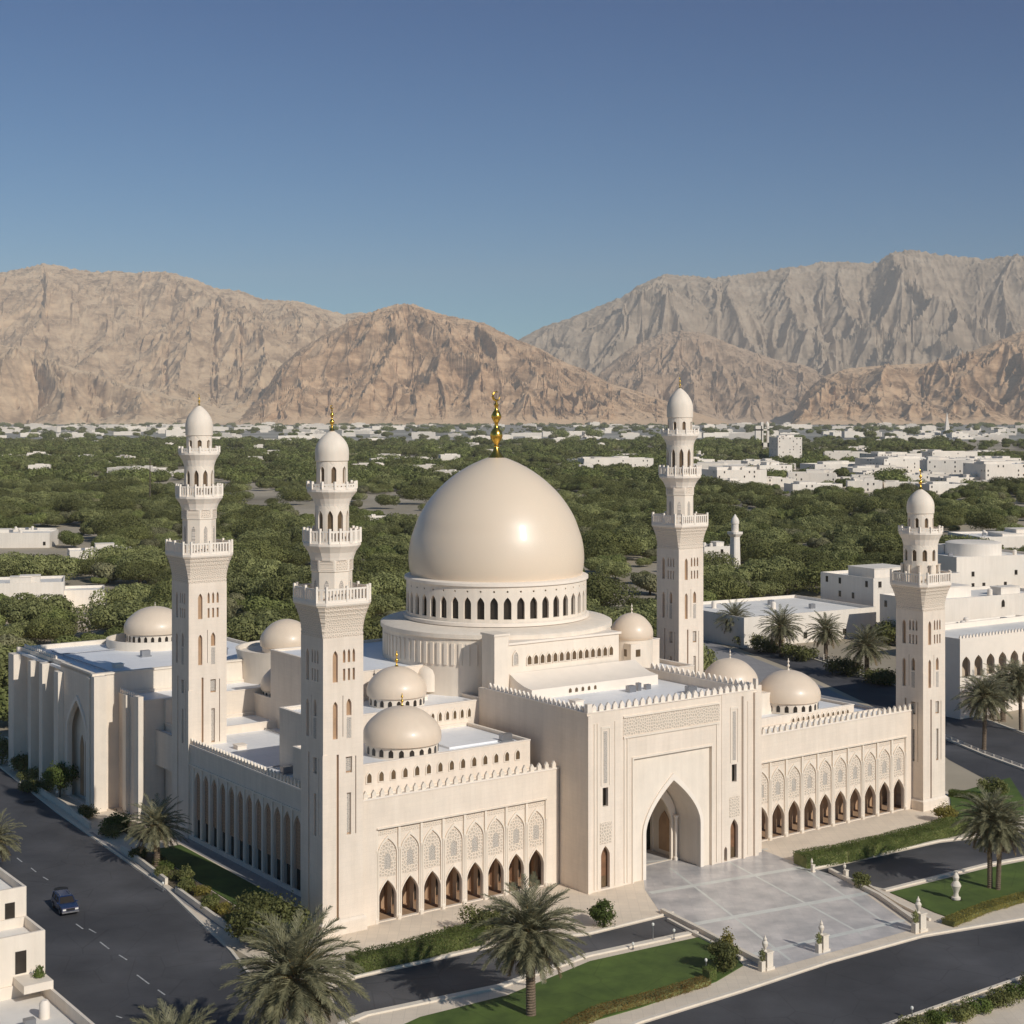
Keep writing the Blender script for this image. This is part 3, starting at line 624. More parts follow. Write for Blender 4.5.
# ---- side hall at the left
def side_hall():
    w = MB()
    w.panel(rect(72.2, 86, 0, 20.6), [arch(78.4, .3, 4.1, 10.5, 15.9, 12, 1.8)], .6, faceV(.6)); part('hall_wall', w, 'stone')
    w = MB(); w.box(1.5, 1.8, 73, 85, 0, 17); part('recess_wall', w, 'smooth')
    ro = arch(78.4,.3,4.65,10.5,16.7,12,1.8); ri = arch(78.4,.3,4.1,10.5,15.9,12,1.8)
    m = MB(); m.panel(ro[1:]+[ro[0]]+(ri[1:]+[ri[0]])[::-1], [], .25, faceV(0.0)); part('arch_moulding', m, 'white_stone')
    for c in (76.4,78.4,80.4): f = MB(); f.panel(arch(c,.5,.7,8,10,5), [], .08, faceV(1.5)); part('window', f, 'interior')
    w = MB(); w.panel(rect(86,109,0,20.2), [arch(91,1,1.0,10,12,6), arch(96.5,1,1.0,10,12,6), arch(102,1,1.0,10,12,6)], .5, faceV(1.9)); w.box(2.4,2.6,86,109,0,16); part('hall_wall', w, 'stone')
    for bx in ((-.9,.0,84.6,86.6,0,19.5),(-.6,1.4,92.8,94.4,0,19.8),(-.8,1.4,106.5,109.2,0,19.6),(-.5,0,72.2,73.3,0,20.2),(-.4,1.4,99,100.2,0,19.4)): w = MB(); w.box(*bx); part('buttress', w, 'smooth')
    w = MB(); w.box(-.2,36,71.6,72.2,0,20.6); w.box(0,.6,72.2,86,20.3,20.9); w.box(1.2,1.9,86,109.2,19.9,20.5); w.box(-.3,36.2,71.4,72.3,20.6,20.9); w.box(0.6,36,108.6,109.2,0,20.5); w.box(35.5,36,72.2,108.6,0,20.3); part('wall', w, 'smooth')
    r = MB(); r.box(.62,35.5,72.2,108.6,19.4,19.8); part('roof', r, 'roof')
    b = MB(); merlons(b, 92, 108, 20.5, faceV(1.7), .9, .6, .45, .25); part('battlement', b, 'white_stone')
    # lower bay stepping toward the minaret
    block(4.0, 30, 62.5, 71.6, 0, 17.6, .4, cop=True)
    for bx in ((3.2,4.0,62.0,63.6,0,18.4),(3.4,4.0,67.3,68.6,0,17.9),(7.5,8.4,61.9,62.5,0,17.6),(-.4,1.6,70.4,71.6,0,20.6)): w = MB(); w.box(*bx); part('buttress', w, 'smooth')
    b = MB(); merlons(b, 63.6, 71.4, 17.72, faceV(4.3), .9, .8, .5, .25); part('battlement', b, 'white_stone')
    block(7.5, 30, 54.0, 62.5, 0, 14.0, .4)
side_hall()

for k, (p, q, z) in enumerate([(9,26,12.9),(14,33,12.9),(11,44,12.9),(28,52,16.3),(34,60,16.3),(8,82,19.8),(16,90,19.8),(28,84,19.8),(24.5,38,24.25),(26,50,24.25),(74,50,24.25),(78,25,15.4),(90,22,15.4),(93,28,15.4),(42,6,21.5),(60,3,21.5),(14,24,20.5),(30,26,20.5),(31,7,17.65)]):
    m = MB()
    if k % 3 == 0: m.box(p-.9,p+.9,q-.6,q+.6,z,z+.25); m.box(p-.75,p+.75,q-.45,q+.45,z+.25,z+1.1); m.build('air_conditioner', 'metal', mosque)
    elif k % 3 == 1: m.lathe([(.22,z),(.22,z+.9),(.38,z+.95),(.34,z+1.15),(.05,z+1.25)], 10, (p, q)); m.build('roof_vent', 'metal', mosque, True)
    else: m.box(p-.7,p+.7,q-.7,q+.7,z,z+.55); m.box(p-.8,p+.8,q-.8,q+.8,z+.55,z+.65); m.build('roof_hatch', 'white_stone', mosque)
for (x0, y0, x1, y1, z) in ((8,30,20,30.3,12.95),(20,30.3,20,62,12.95),(5,76,5,104,19.85),(5,100,30,100,19.85),(70,26,95,26,15.45)):
    m = MB(); m.tube([(x0,y0,z+.15),(x1,y1,z+.15)], .1, 6); m.build('roof_pipe', 'metal', mosque)
# ------------------------------------------------------------ minarets
def ring8(h, ch, z):     # square of half width h with chamfer ch
    return [(h-ch,-h,z),(h,-h+ch,z),(h,h-ch,z),(h-ch,h,z),(-h+ch,h,z),(-h,h-ch,z),(-h,-h+ch,z),(-h+ch,-h,z)]
def parapet(mb, ringf, n_sides, z, h, pts, th=.14):
    """balustrade along a closed list of points: posts, top rail and slotted panels"""
    k = len(pts)
    for i in range(k):
        a = Vector(pts[i]); b = Vector(pts[(i+1)%k]); d = b-a; L = d.length
        if L < .3: continue
        d.normalize(); nrm = Vector((d.y, -d.x))
        n = max(1, int(L/.42)); s = L/n
        holes = [rect(s*j+s*.24, s*j+s*.76, .28, h-.32) for j in range(n)]
        mb.panel(rect(0, L, 0, h-.12), holes, th, lambda x,y,dd,a=a,d=d,nrm=nrm: (a.x+d.x*x+nrm.x*(dd-th/2), a.y+d.y*x+nrm.y*(dd-th/2), z+y))
        m2 = a
        for t in ([0] if L < 2 else [0, .5]):
            c = a+d*L*t; mb.box(c.x-.14, c.x+.14, c.y-.14, c.y+.14, z, z+h+.16)
def minaret(label, p, q, hw, zb1, zb2, zb3, zd, ztop, zfin, simple=False, b1=3.45, r2=2.4, b2=3.4, r3=2.0, b3=2.95, r4=1.85, moon=True, basez=0):
    x, y = WL(p, q)
    t = thing('minaret', label, 'minaret', (x, y, 0), R(36), 'minarets of the mosque')
    zf = zb1-4.2      # flare start
    T = .35; c = hw-T
    core = MB(); core.box(-c, c, -c, c, 0, zf); core.build('core', 'interior', t)
    sh = MB(); w = 2*hw
    def faces(): return [lambda a,b,d: (-hw+a, -c-d, b), lambda a,b,d: (c+d, -hw+a, b), lambda a,b,d: (hw-a, c+d, b), lambda a,b,d: (-c-d, hw-a, b)]
    z1 = zf-.6
    panes = []
    for k, mp in enumerate(faces()):
        e = 0 if k % 2 == 0 else T
        H = [arch(w*.3, z1-4.6, .34, z1-1.6, z1-.9, 5)]
        H += [arch(w*x_, z1-2.4, .17, z1-1.3, z1-.8, 4) for x_ in (.52, .64, .76)]
        H += [rect(w*x_-.15, w*x_+.15, z1-4.5, z1-3.1) for x_ in (.52, .64, .76)]
        H += [arch(w*.3, z1-11.2, .32, z1-7.4, z1-6.8, 5), arch(w*.64, z1-8.6, .34, z1-7.3, z1-6.6, 5), rect(w*.5-.1, w*.5-.02, z1-11, z1-6.2)]
        H += [rect(w*.36-.15, w*.36+.15, 1.5, z1-13), rect(w*.64-.42, w*.64+.42, z1-15.3, z1-13.4), rect(w*.64-.28, w*.64+.28, z1-22.5, z1-17.6), rect(w*.81-.06, w*.81+.06, z1-22.5, z1-13.4)]
        sh.panel(rect(e, w-e, 0, zf), H, T, mp)
        panes.append((mp, w))
    # slight corner pilasters and base
    sh.box(-hw-.12, -hw+.55, -hw-.12, -hw+.0, 0, 21); 
    sh.loft([ring8(hw+.35,.0,0), ring8(hw+.35,0,1.4), ring8(hw+.05,0,1.7)], False)
    sh.build('shaft', 'stone', t)
    for mp, w in panes:
        pm = MB(); pm.panel(rect(w*.64-.36, w*.64+.36, z1-15.1, z1-13.6), [], .12, mp); pm.panel(rect(w*.64-.24,w*.64+.24,z1-22.3,z1-17.8), [], .1, mp); pm.panel(rect(w*.64-.3,w*.64+.3,z1-11.2,z1-8.8), [], T+.03, mp)
        pm.build('window', 'lattice', t)
    # corbelled flare, stepped like muqarnas
    fl = MB(); n = 7
    secs = []
    for i in range(n+1):
        s = i/n; h = hw+(b1-hw+.1)*(s**1.8); z = zf+(zb1-.5-zf)*s
        ch = .1+.55*s
        secs.append(ring8(h, ch, z))
        if i < n: secs.append(ring8(h+.05, ch, z+(zb1-.5-zf)/n*.55))
    fl.loft(secs); fl.build('balcony_corbel', 'carved_fine', t)
    ba = MB(); ba.loft([ring8(b1+.12,.8,zb1-.5), ring8(b1+.22,.85,zb1-.3), ring8(b1+.22,.85,zb1)])
    bo = ba.build('balcony', 'white_stone', t)
    pr = MB(); parapet(pr, None, 8, zb1, 1.7, [(a[0],a[1]) for a in ring8(b1+.08,.85,0)]); pr.build('railing', 'rail', bo)
    def ngon(r, n, z, ph=PI/8): return [(r*math.cos(2*PI*i/n+ph), r*math.sin(2*PI*i/n+ph), z) for i in range(n)]
    def rnd_stage(z0, z1, r, nwin, wz0, wz1, whw, n=32):
        m = MB(); wm = []
        k = nwin
        m_in = MB(); m_in.lathe([(r-.35,z0),(r-.35,z1)], 24); m_in.build('core', 'interior', t)
        for i in range(k):
            a0 = 2*PI*(i+.5)/k; w = 2*PI*r/k
            def mp(x, y, d, a0=a0): a = a0+x/r; return ((r-.28+d)*math.cos(a), (r-.28+d)*math.sin(a), y)
            m.panel([(-w/2,z0),(-w/4,z0),(0,z0),(w/4,z0),(w/2,z0),(w/2,z1),(w/4,z1),(0,z1),(-w/4,z1),(-w/2,z1)], [arch(0,wz0,whw,wz0+(wz1-wz0)*.75,wz1,5)], .28, mp)
            if math.sin(a0-R(5)) < .5:
                wn_ = MB(); wn_.panel(arch(0,wz0,whw,wz0+(wz1-wz0)*.75,wz1,5), [], .03, lambda x,y,d,a0=a0: ((r-.3+d)*math.cos(a0+x/r), (r-.3+d)*math.sin(a0+x/r), y)); wm.append(wn_)
        m.build('turret', 'smooth', t)
        for wn_ in wm: wn_.build('window', 'bronze', t)
    def gallery(z, r0, r1, ph, n=24, par=True):
        m = MB(); m.lathe([(r0,z-2.0),(r0+.08,z-1.7),(r0+(r1-r0)*.35,z-1.1),(r0+(r1-r0)*.75,z-.6),(r1-.1,z-.45),(r1,z-.3),(r1,z)], n, ph=PI/n)
        o = m.build('balcony', 'white_stone', t)
        if par:
            pr = MB(); parapet(pr, None, n, z, ph, [(a[0],a[1]) for a in ngon(r1-.1, n//2 if n > 12 else n, 0, PI/n)]); pr.build('railing', 'rail', o)
    if not simple:
        # octagonal second stage
        m = MB(); m.loft([ngon(r2+.1,8,zb1), ngon(r2+.1,8,zb1+.5), ngon(r2,8,zb1+.6), ngon(r2,8,zb2-3.4), ngon(r2+.12,8,zb2-3.3), ngon(r2+.12,8,zb2-2.0)])
        m.build('stage', 'smooth', t)
        s_ = MB()
        for i in range(8):
            a = 2*PI*i/8; ap = r2*math.cos(PI/8)
            s_.panel(arch(0, zb1+1.0, .26, zb2-4.9, zb2-4.3, 4), [], .05, lambda x,y,d,a=a: ((ap-.0+d)*math.cos(a)-x*math.sin(a), (ap+d)*math.sin(a)+x*math.cos(a), y))
        s_.build('slit_window', 'lattice', t)
        s_ = MB()
        for i in range(8):
            a = 2*PI*i/8; ap = (r2+.12)*math.cos(PI/8)
            s_.panel(rect(-.8,.8,zb2-3.1,zb2-2.1), [], .03, lambda x,y,d,a=a: ((ap+d)*math.cos(a)-x*math.sin(a), (ap+d)*math.sin(a)+x*math.cos(a), y))
        s_.build('carved_band', 'carved_fine', t)
        gallery(zb2, r2+.12, b2, 1.6, 16)
        rnd_stage(zb2, zb3-1.9, r3, 10, zb2+.5, zb3-2.5, .36)
        gallery(zb3, r3, b3, .75, 24)
    else:
        rnd_stage(zb1, zb3-1.9, r2, 10, zb1+3.4, zb3-2.6, .36)
        cl = MB()
        for i in range(10):
            a = 2*PI*i/10; cl.lathe([(.22,zb1),(.22,zb1+2.6),(.34,zb1+2.8)], 8, ((r2+.25)*math.cos(a), (r2+.25)*math.sin(a)))
        cl.build('column', 'smooth', t, True)
        gallery(zb3, r2, b3, .75, 24)
    rnd_stage(zb3, zd, r4, 8, zb3+.7, zd-.55, .3)
    P = [(r4,zd),(r4+.12,zd+.1),(r4+.12,zd+.3)]; H = ztop-zd-.3
    for i in range(1, 15):
        s = i/14; tz = math.sin(s*PI/2)*.9+.1*s**4; rr = (r4+.1)*(max(0,1-math.sin(s*PI/2)**2.7)**.56)*(1+.05*math.sin(PI*min(1,s*1.6))); P.append((max(rr,.1), zd+.3+H*tz))
    d = MB(); d.lathe(P, 36); dm = d.build('dome', 'smooth', t, True)
    finial(dm, (0,0), ztop-.08, zfin-ztop, 'gold', moon)
    return t
minaret('nearest cream minaret at the front left corner, beside the eight-bay arcade', 2.7, 2.7, 2.68, 38.7, 45.4, 51.7, 54.9, 58.6, 61.6)
minaret('cream minaret farthest left in the photo, beside the tall side hall', 8.3, 51.8, 2.95, 40.5, 48.7, 55.0, 57.4, 61.9, 63.6, b1=3.7, r3=2.15)
minaret('cream minaret standing behind the mosque, right of the great dome', 91.5, 40, 2.8, 42.0, 50.2, 57.3, 60.0, 65.2, 67.0, b1=3.6, r3=2.3, b2=3.6, b3=3.2, r4=2.1)
minaret('shorter cream minaret at the right end of the ten-bay arcade', 105.0, -.3, 2.62, 34.6, 0, 42.4, 45.2, 49.1, 52.2, simple=True, b1=3.45, r2=2.6, b3=3.3, r4=1.95)

# ------------------------------------------------------------ vegetation
def leafcloud(n, size, blobs, seed, flat=1.0, zmin=None, jit=.18, shell=.55, nn=.55):
    """n small leaf-clump faces spread through overlapping blobs (cx,cy,cz,rx,ry,rz)"""
    rg = np.random.RandomState(seed)
    wts = np.array([b[3]*b[4]+b[4]*b[5] for b in blobs]); wts = wts/wts.sum()
    k = rg.choice(len(blobs), n, p=wts); B = np.array(blobs)[k]
    d = rg.normal(size=(n,3)); d /= np.linalg.norm(d, axis=1)[:,None]
    rad = (shell+(1-shell)*rg.rand(n))**.6; rad *= 1+jit*rg.normal(size=n)
    P = B[:,:3]+d*B[:,3:6]*rad[:,None]
    if zmin is not None: P[:,2] = np.maximum(P[:,2], zmin+rg.rand(n)*.15)
    nrm = d+rg.normal(size=(n,3))*nn; nrm /= np.linalg.norm(nrm, axis=1)[:,None]
    a = np.cross(nrm, rg.normal(size=(n,3))); a /= np.linalg.norm(a, axis=1)[:,None]; b = np.cross(nrm, a)
    s = size*(.6+.8*rg.rand(n))[:,None]
    V = np.empty((n,4,3)); V[:,0] = P-a*s; V[:,1] = P+b*s*.55*flat; V[:,2] = P+a*s; V[:,3] = P-b*s*.55*flat
    return V.reshape(-1,3)
def quads_mesh(name, V, m, normals=None):
    me = bpy.data.meshes.new(name); n = len(V)//4
    me.vertices.add(len(V)); me.vertices.foreach_set('co', V.astype(np.float32).ravel())
    me.loops.add(len(V)); me.loops.foreach_set('vertex_index', np.arange(len(V), dtype=np.int32))
    me.polygons.add(n); me.polygons.foreach_set('loop_start', np.arange(0, len(V), 4, dtype=np.int32))
    me.update(calc_edges=True); me.validate(); me.materials.append(M[m]); return me
def rnd_blobs(rg, R_, H, n, z0):
    bl = [(0,0,z0+H*.5,R_*.72,R_*.72,H*.5)]
    for i in range(n):
        a = rg.rand()*2*PI; rr = R_*(.35+.4*rg.rand()); s = R_*(.28+.25*rg.rand())
        bl.append((rr*math.cos(a), rr*math.sin(a), z0+H*(.35+.4*rg.rand()), s, s, s*.75))
    return bl
# --- palms
def palm_meshes(seed, RL, n_fr, TH, tr=.38, nl=34):
    rg = np.random.RandomState(seed); V = []; bm = MB()
    for i in range(n_fr):
        el = R(82-(i/n_fr)**.85*125); az = i*2.39996+rg.rand()*.4; L = RL*(.85+.3*rg.rand())*(1 if el > -.3 else .8)
        droop = R(26+26*rg.rand())*(1.1 if el > .2 else .7); pts = []
        p = Vector((0,0,TH)); e = el
        N = 12
        for k in range(N+1):
            pts.append(p.copy()); e2 = el-droop*(k/N)**1.4*1.5
            p = p+Vector((math.cos(az)*math.cos(e2), math.sin(az)*math.cos(e2), math.sin(e2)))*L/N
        # leaflets
        for k in range(nl*2):
            s = .14+.86*(k//2)/nl; f = s*N; j = min(N-1, int(f)); q = pts[j].lerp(pts[j+1], f-j); d = (pts[j+1]-pts[j]).normalized()
            side = d.cross(Vector((0,0,1)));  side = side.normalized() if side.length > .05 else Vector((1,0,0))
            up = side.cross(d)
            sg = 1 if k % 2 else -1; ll = RL*.155*(math.sin(PI*min(1,(s+.12)*.9))**.6+.15)*(.8+.4*rg.rand())
            dr = (d*1.15+side*sg*(.7+.15*rg.normal())+up*(.22+.18*rg.normal())-Vector((0,0,.12))).normalized()
            w = dr.cross(up).normalized()*.033 if k % 3 else dr.cross(side).normalized()*.03
            e_ = q+dr*ll
            V += [tuple(q-w), tuple(q+w), tuple(e_+w*.4-Vector((0,0,.06*ll))), tuple(e_-w*.4-Vector((0,0,.06*ll)))]
        if i % 2 == 0: bm.tube([pts[0], pts[2], pts[4], pts[7]], [.07,.05,.035,.02], 4)
    nd = int(len(V)*.90)//4*4
    crown = quads_mesh('crown', np.array(V[:nd]), 'frond'); dead = quads_mesh('dead_frond', np.array(V[nd:]), 'frond_dead')
    rac = bm.mesh('frond_stems', 'frond_base')
    t = MB(); N = max(6, int(TH/.28)); prof = [(tr*1.25,0)]
    for k in range(N):
        z = TH*(k+.5)/N; r = tr*(1-.12*k/N); prof += [(r*1.1,z-.02),(r*.92,z+TH/N*.45)]
    prof += [(tr*1.25,TH-.5),(tr*.9,TH+.15),(.1,TH+.5)]
    t.lathe(prof, 12); trunk = t.mesh('trunk', 'trunk', True)
    return crown, rac, trunk, dead
PB = [palm_meshes(1, 5.9, 135, 8.4, .5, nl=60), palm_meshes(2, 5.4, 105, 9.0, .36, nl=44), palm_meshes(3, 4.5, 100, 5.4, .42)]
def palm(label, x, y, v, sc=1, rz=0, group=None):
    t = thing('palm_tree', label, 'palm', (x, y, 0), rz, group); rr_ = random.Random(int(x*7+y)); t.scale = (sc*rr_.uniform(.95,1.05), sc*rr_.uniform(.95,1.05), sc); t.rotation_euler = (rr_.uniform(-.03,.03), rr_.uniform(-.03,.03), rz)
    for nm, me in zip(('crown', 'frond_stem', 'trunk', 'dead_frond'), PB[v]):
        o = bpy.data.objects.new(nm, me); C.objects.link(o); o.parent = t
    return t
def palm_px(label, cx, cy, zc, v, sc=1, rz=0, group=None):
    x, y = G(cx, cy, zc); return palm(label, x, y, v, sc, rz, group)
palm_px('large date palm cut by the bottom edge, below the nearest minaret', 297, 988, 8.6, 0, 1.12, .3)
palm_px('date palm with a thick trunk on the front lawn', 531, 932, 8.4, 0, .98, 1.2)
palm_px('lower frond tips of a palm at the bottom edge, beside the left street', 175, 1052, 8, 0, .85, 2.2)
palm_px('short date palm on the street side, left of the tall narrow bays', 157, 824, 5.6, 2, .98, .5)
palm_px('palm crown cut by the left edge above the cream house', -6, 828, 6.5, 2, .9, 1.5)
palm_px('date palm on the right lawn with its crown over the service lane', 990, 818, 9.0, 1, .95, .4)
x, y = G(990, 818, 9.0); 
palm('second trunk of the pair of palms on the right lawn, slightly shorter', x+.8, y-.7, 1, .88, 2.4)
gp = 'palms along the far side of the rear street'
palm_px('tall palm on the street verge right of the shorter minaret', 984, 697, 9.5, 1, 1.05, .2)
palm_px('palm cut by the right edge, in front of the arcaded building', 1021, 682, 9.5, 1, 1.05, 1.2)
for i, (cx, cy) in enumerate([(735,621),(781,632),(826,634),(867,652),(1003,690)]):
    palm_px(['leftmost palm behind the rear street fence, just right of the rear minaret','palm second from left behind the rear street fence','palm behind the right small dome, third along the rear fence','bushy palm left of the shorter minaret behind the fence','palm between the two larger ones on the right verge'][i], cx, cy, 6.2, 2, 1.25+.12*(i%2), i*1.3, gp)
# --- bushes
def bush(label, px, py, r, h, mat_='leaf_bright', n=2600, size=.16, seed=1, name='shrub', cat='bush', trunkh=0, z0=0, group=None, world=None):
    x, y = world or G(px, py)
    t = thing(name, label, cat, (x, y, 0), 0, group)
    rg = np.random.RandomState(seed); bl = rnd_blobs(rg, r, h, 9, z0+trunkh)
    me = quads_mesh('foliage', leafcloud(int(n*.7), size, bl, seed, zmin=.05+trunkh*.7), mat_); o = bpy.data.objects.new('foliage', me); C.objects.link(o); o.parent = t
    m = MB(); zt = trunkh+h*.5
    m.tube([(0,0,0),(0.05,0,zt*.5),(0,.05,zt)], [.14,.1,.05], 7)
    for k in range(5):
        a = k*1.3; m.tube([(0,0,zt*.3),(math.cos(a)*r*.4,math.sin(a)*r*.4,zt),(math.cos(a)*r*.6,math.sin(a)*r*.6,zt*1.2)], [.07,.05,.02], 5)
    m.build('stem', 'bark', t); return t
bush('big dense shrub at the street corner left of the nearest minaret', 272, 946, 4.9, 5.6, 'leaf_dark', 12000, .2, 3)
bush('shrub at the end of the long hedge below the eight-bay arcade', 487, 936, 3.0, 3.2, 'leaf_dark', 5000, .17, 4)
bush('low shrub beside the front palm under the left wing', 455, 944, 1.9, 2.0, 'leaf_dark', 2500, .15, 41)
bush('round clipped bush left of the portal by the driveway', 604, 927, 1.75, 3.2, 'leaf_bright', 4500, .14, 5)
bush('round clipped bush at the forecourt corner of the front lawn', 723, 972, 1.75, 3.4, 'leaf_dark', 4500, .14, 6)
bush('dry pale shrub tip behind the round bush at the forecourt corner', 727, 955, 1.0, 3.2, 'leaf_yellow', 900, .12, 61)
bush('small clipped bush on the right edge of the forecourt', 861, 888, 1.3, 2.0, 'leaf_dark', 2500, .13, 7)
bush('yellow-green shrub at the foot of the shorter minaret', 945, 822, 1.7, 2.8, 'leaf_yellow', 3000, .14, 8)
bush('green shrub by the rear street right of the shorter minaret', 993, 798, 2.2, 3.4, 'leaf_dark', 3500, .16, 9)
bush('rounded tree with bright crown in front of the tall pointed side arch', 60, 797, 3.0, 4.2, 'leaf_bright', 6000, .17, 10, 'small_tree', 'tree', 1.2)
bush('dark shrub left of the small rounded street tree', 22, 772, 2.6, 3.0, 'leaf_dark', 3500, .18, 11)
bush('dark shrub at the left edge beside the side hall', 2, 764, 3.2, 4.6, 'leaf_dark', 4500, .18, 12)
bush('low dark shrub between the street kerb and the side hall', 28, 792, 1.8, 1.8, 'leaf_dark', 2000, .16, 13)
bush('shrub at the foot of the side hall, left of the short palm', 118, 832, 2.3, 3.0, 'leaf_bright', 3500, .16, 14)
bush('thin young tree on the shaded side lawn', 186, 884, 1.2, 2.4, 'leaf_dark', 1400, .12, 15)
bush('green tree left of the shorter minaret by the low white building', 888, 645, 5.0, 6.5, 'leaf_dark', 6000, .34, 16)
rg = random.Random(3)
for i, (p, q, m_, r) in enumerate([(-5.4,8,'leaf_yellow',1.3),(-5.6,11.5,'flower',1.1),(-5.5,15,'leaf_yellow',1.3),(-5.0,19,'leaf_bright',1.2),(-4.7,23,'leaf_yellow',1.2),(-4.4,27,'leaf_bright',1.3),(-4.2,31,'leaf_dark',1.1),(-4.0,35,'leaf_bright',1.2),(-3.6,39,'leaf_dark',1.2),(-5.4,5.2,'leaf_bright',1.4)]):
    bush(['yellow low shrub in the street-side flower bed','orange flowering shrub in the street-side flower bed','second yellow shrub along the street-side bed','small green shrub midway along the street-side bed','yellowish shrub in the middle of the street-side bed','green mound in the street-side bed near the thin tree','dull low shrub in the street-side bed','green shrub near the foot of the short palm','dark shrub beside the short palm trunk','green shrub at the near end of the street-side bed'][i], 0, 0, r, 1.1+.5*rg.random(), m_, 1500, .11, 20+i, group='low shrubs in the street-side bed', world=WL(p, q))
for i, (px, py, r) in enumerate([(915,1034,1.7),(938,1024,1.6),(958,1019,1.9),(980,1012,1.6),(1000,1006,1.8),(1018,998,1.7),(1034,988,1.6)]):
    bush(['shrub cut by the bottom edge, leftmost of the bottom right bed','second low shrub from the left in the bottom right bed','broad middle shrub of the bottom right bed','smaller shrub right of the broad one in the bottom right bed','shrub beside the red path near the bottom right corner','shrub cut by the right edge above the bottom corner','last shrub of the bottom right bed, almost out of the picture'][i], px, py, r, 1.3, 'leaf_bright' if i % 2 else 'leaf_dark', 2600, .11, 50+i, group='shrubs in the bottom right bed')
for i, (px, py, r_) in enumerate([(748,662,4.2),(766,668,4.5),(800,676,4.5),(845,690,4.8),(880,700,4.5)]):
    bush(['dark bush under the leftmost palm of the rear street row','dark bush between the first and second palm of the rear street row','dark bush right of the second palm behind the rear fence','wide dark bush between the third and fourth palm of the rear street row','dark bush under the palm nearest the shorter minaret'][i], px, py-16, r_, 3.6, 'leaf_dark', 3500, .26, 90+i, group='dark bushes behind the rear street fence')
for i, (p, q, rr) in enumerate([(-6.4,9.5,1.3),(-6.3,17,1.2),(-5.8,25,1.3),(-5.4,33,1.2),(-4.8,43,1.4),(-3.2,56,2.0),(-2.2,68,1.8),(-1.6,88,2.4),(-1.5,97,2.6)]):
    bush(['dark shrub at the kerb wall nearest the street corner','dark shrub at the kerb wall beside the orange flowers','dark shrub at the kerb wall halfway along the near bed','dark shrub at the kerb wall below the thin young tree','dark shrub between the short palm and the kerb wall','dark shrub between the short palm and the side hall','dark shrub at the foot of the stepped bay of the side hall','wide dark shrub by the far buttresses of the side hall','dark shrub at the far end of the side hall'][i], 0, 0, rr, 1.6+.3*(i > 4), 'leaf_dark', 2200, .13, 120+i, group='dark shrubs along the left street', world=WL(p, q))
# --- hedges
def hedge(label, pts, w, h, m_='leaf_bright', dens=420, size=.07, seed=5, name='hedge', cat='hedge', z0=0.0):
    rg = np.random.RandomState(seed); P = [Vector(G(*a)) for a in pts]; V = []
    for i in range(len(P)-1):
        a, b = P[i], P[i+1]; L = (b-a).length; d = (b-a)/L; nn = Vector((-d.y, d.x)); n = int(L*(w+2*h)*dens*.35)
        for k in range(n):
            s = rg.rand()*L; f = rg.rand()*(w+2*h)
            hh = h*(1+.07*math.sin(s*.35)+.03*rg.normal()); ww = w/2*(1+.04*math.sin(s*.7)+.02*rg.normal())
            if f < h: off, z, nv = -ww, f/h*hh, Vector((-nn.x,-nn.y,.2))
            elif f < h+w: off, z, nv = (f-h-w/2)/(w/2)*ww, hh, Vector((0,0,1))
            else: off, z, nv = ww, (f-h-w)/h*hh, Vector((nn.x,nn.y,.2))
            p = a+d*s+nn*off; nv = (nv+Vector(rg.normal(size=3))*.5).normalized(); u = nv.cross(Vector(rg.normal(size=3))).normalized(); v = nv.cross(u); c = Vector((p.x,p.y,z+z0+.05*rg.normal())); sz = size*(.6+.8*rg.rand())
            V += [tuple(c-u*sz), tuple(c+v*sz*.7), tuple(c+u*sz), tuple(c-v*sz*.7)]
    t = thing(name, label, cat); me = quads_mesh('foliage', np.array(V), m_); o = bpy.data.objects.new('foliage', me); C.objects.link(o); o.parent = t
    s = strip('hedge_core', pts, w*.86, M['leaf'], z0, z0+h*.88); s.parent = t
    return t
hedge('long clipped hedge along the driveway below the eight-bay arcade', [(350,972),(400,962),(445,949),(480,941)], 2.6, 1.7)
hedge('long clipped hedge along the right lane below the ten-bay arcade', [(800,866),(840,860),(890,848),(930,838),(960,830)], 3.2, 1.6, seed=8)
hedge('low orange flowering border along the front lawn edge', [(560,1036),(600,1014),(650,1001),(706,984)], 1.6, .55, 'flower', 300, .07, 6, 'flower_border', 'flowers', .1)
hedge('yellow flowering border along the right lawn edge', [(948,926),(985,911),(1024,900),(1070,893)], 1.8, .6, 'leaf_yellow', 300, .07, 7, 'flower_border', 'flowers', .1)
hedge('clipped box hedge stub at the corner of the front lawn', [(706,981),(713,979)], 1.2, 1.3, seed=9)
hedge('low hedge rows beside the rear street, right of the shorter minaret', [(950,796),(975,800),(1000,808)], 1.4, 1.0, seed=10)
hedge('tall green hedge on the slope behind the leftmost minaret', [(225,600),(262,612),(300,628)], 10, 5, 'leaf_bright', 30, .25, 11)
hedge('long dark hedge along the white lane behind the left minarets', [(225,588),(300,604)], 6, 3.0, 'leaf', 30, .25, 12)

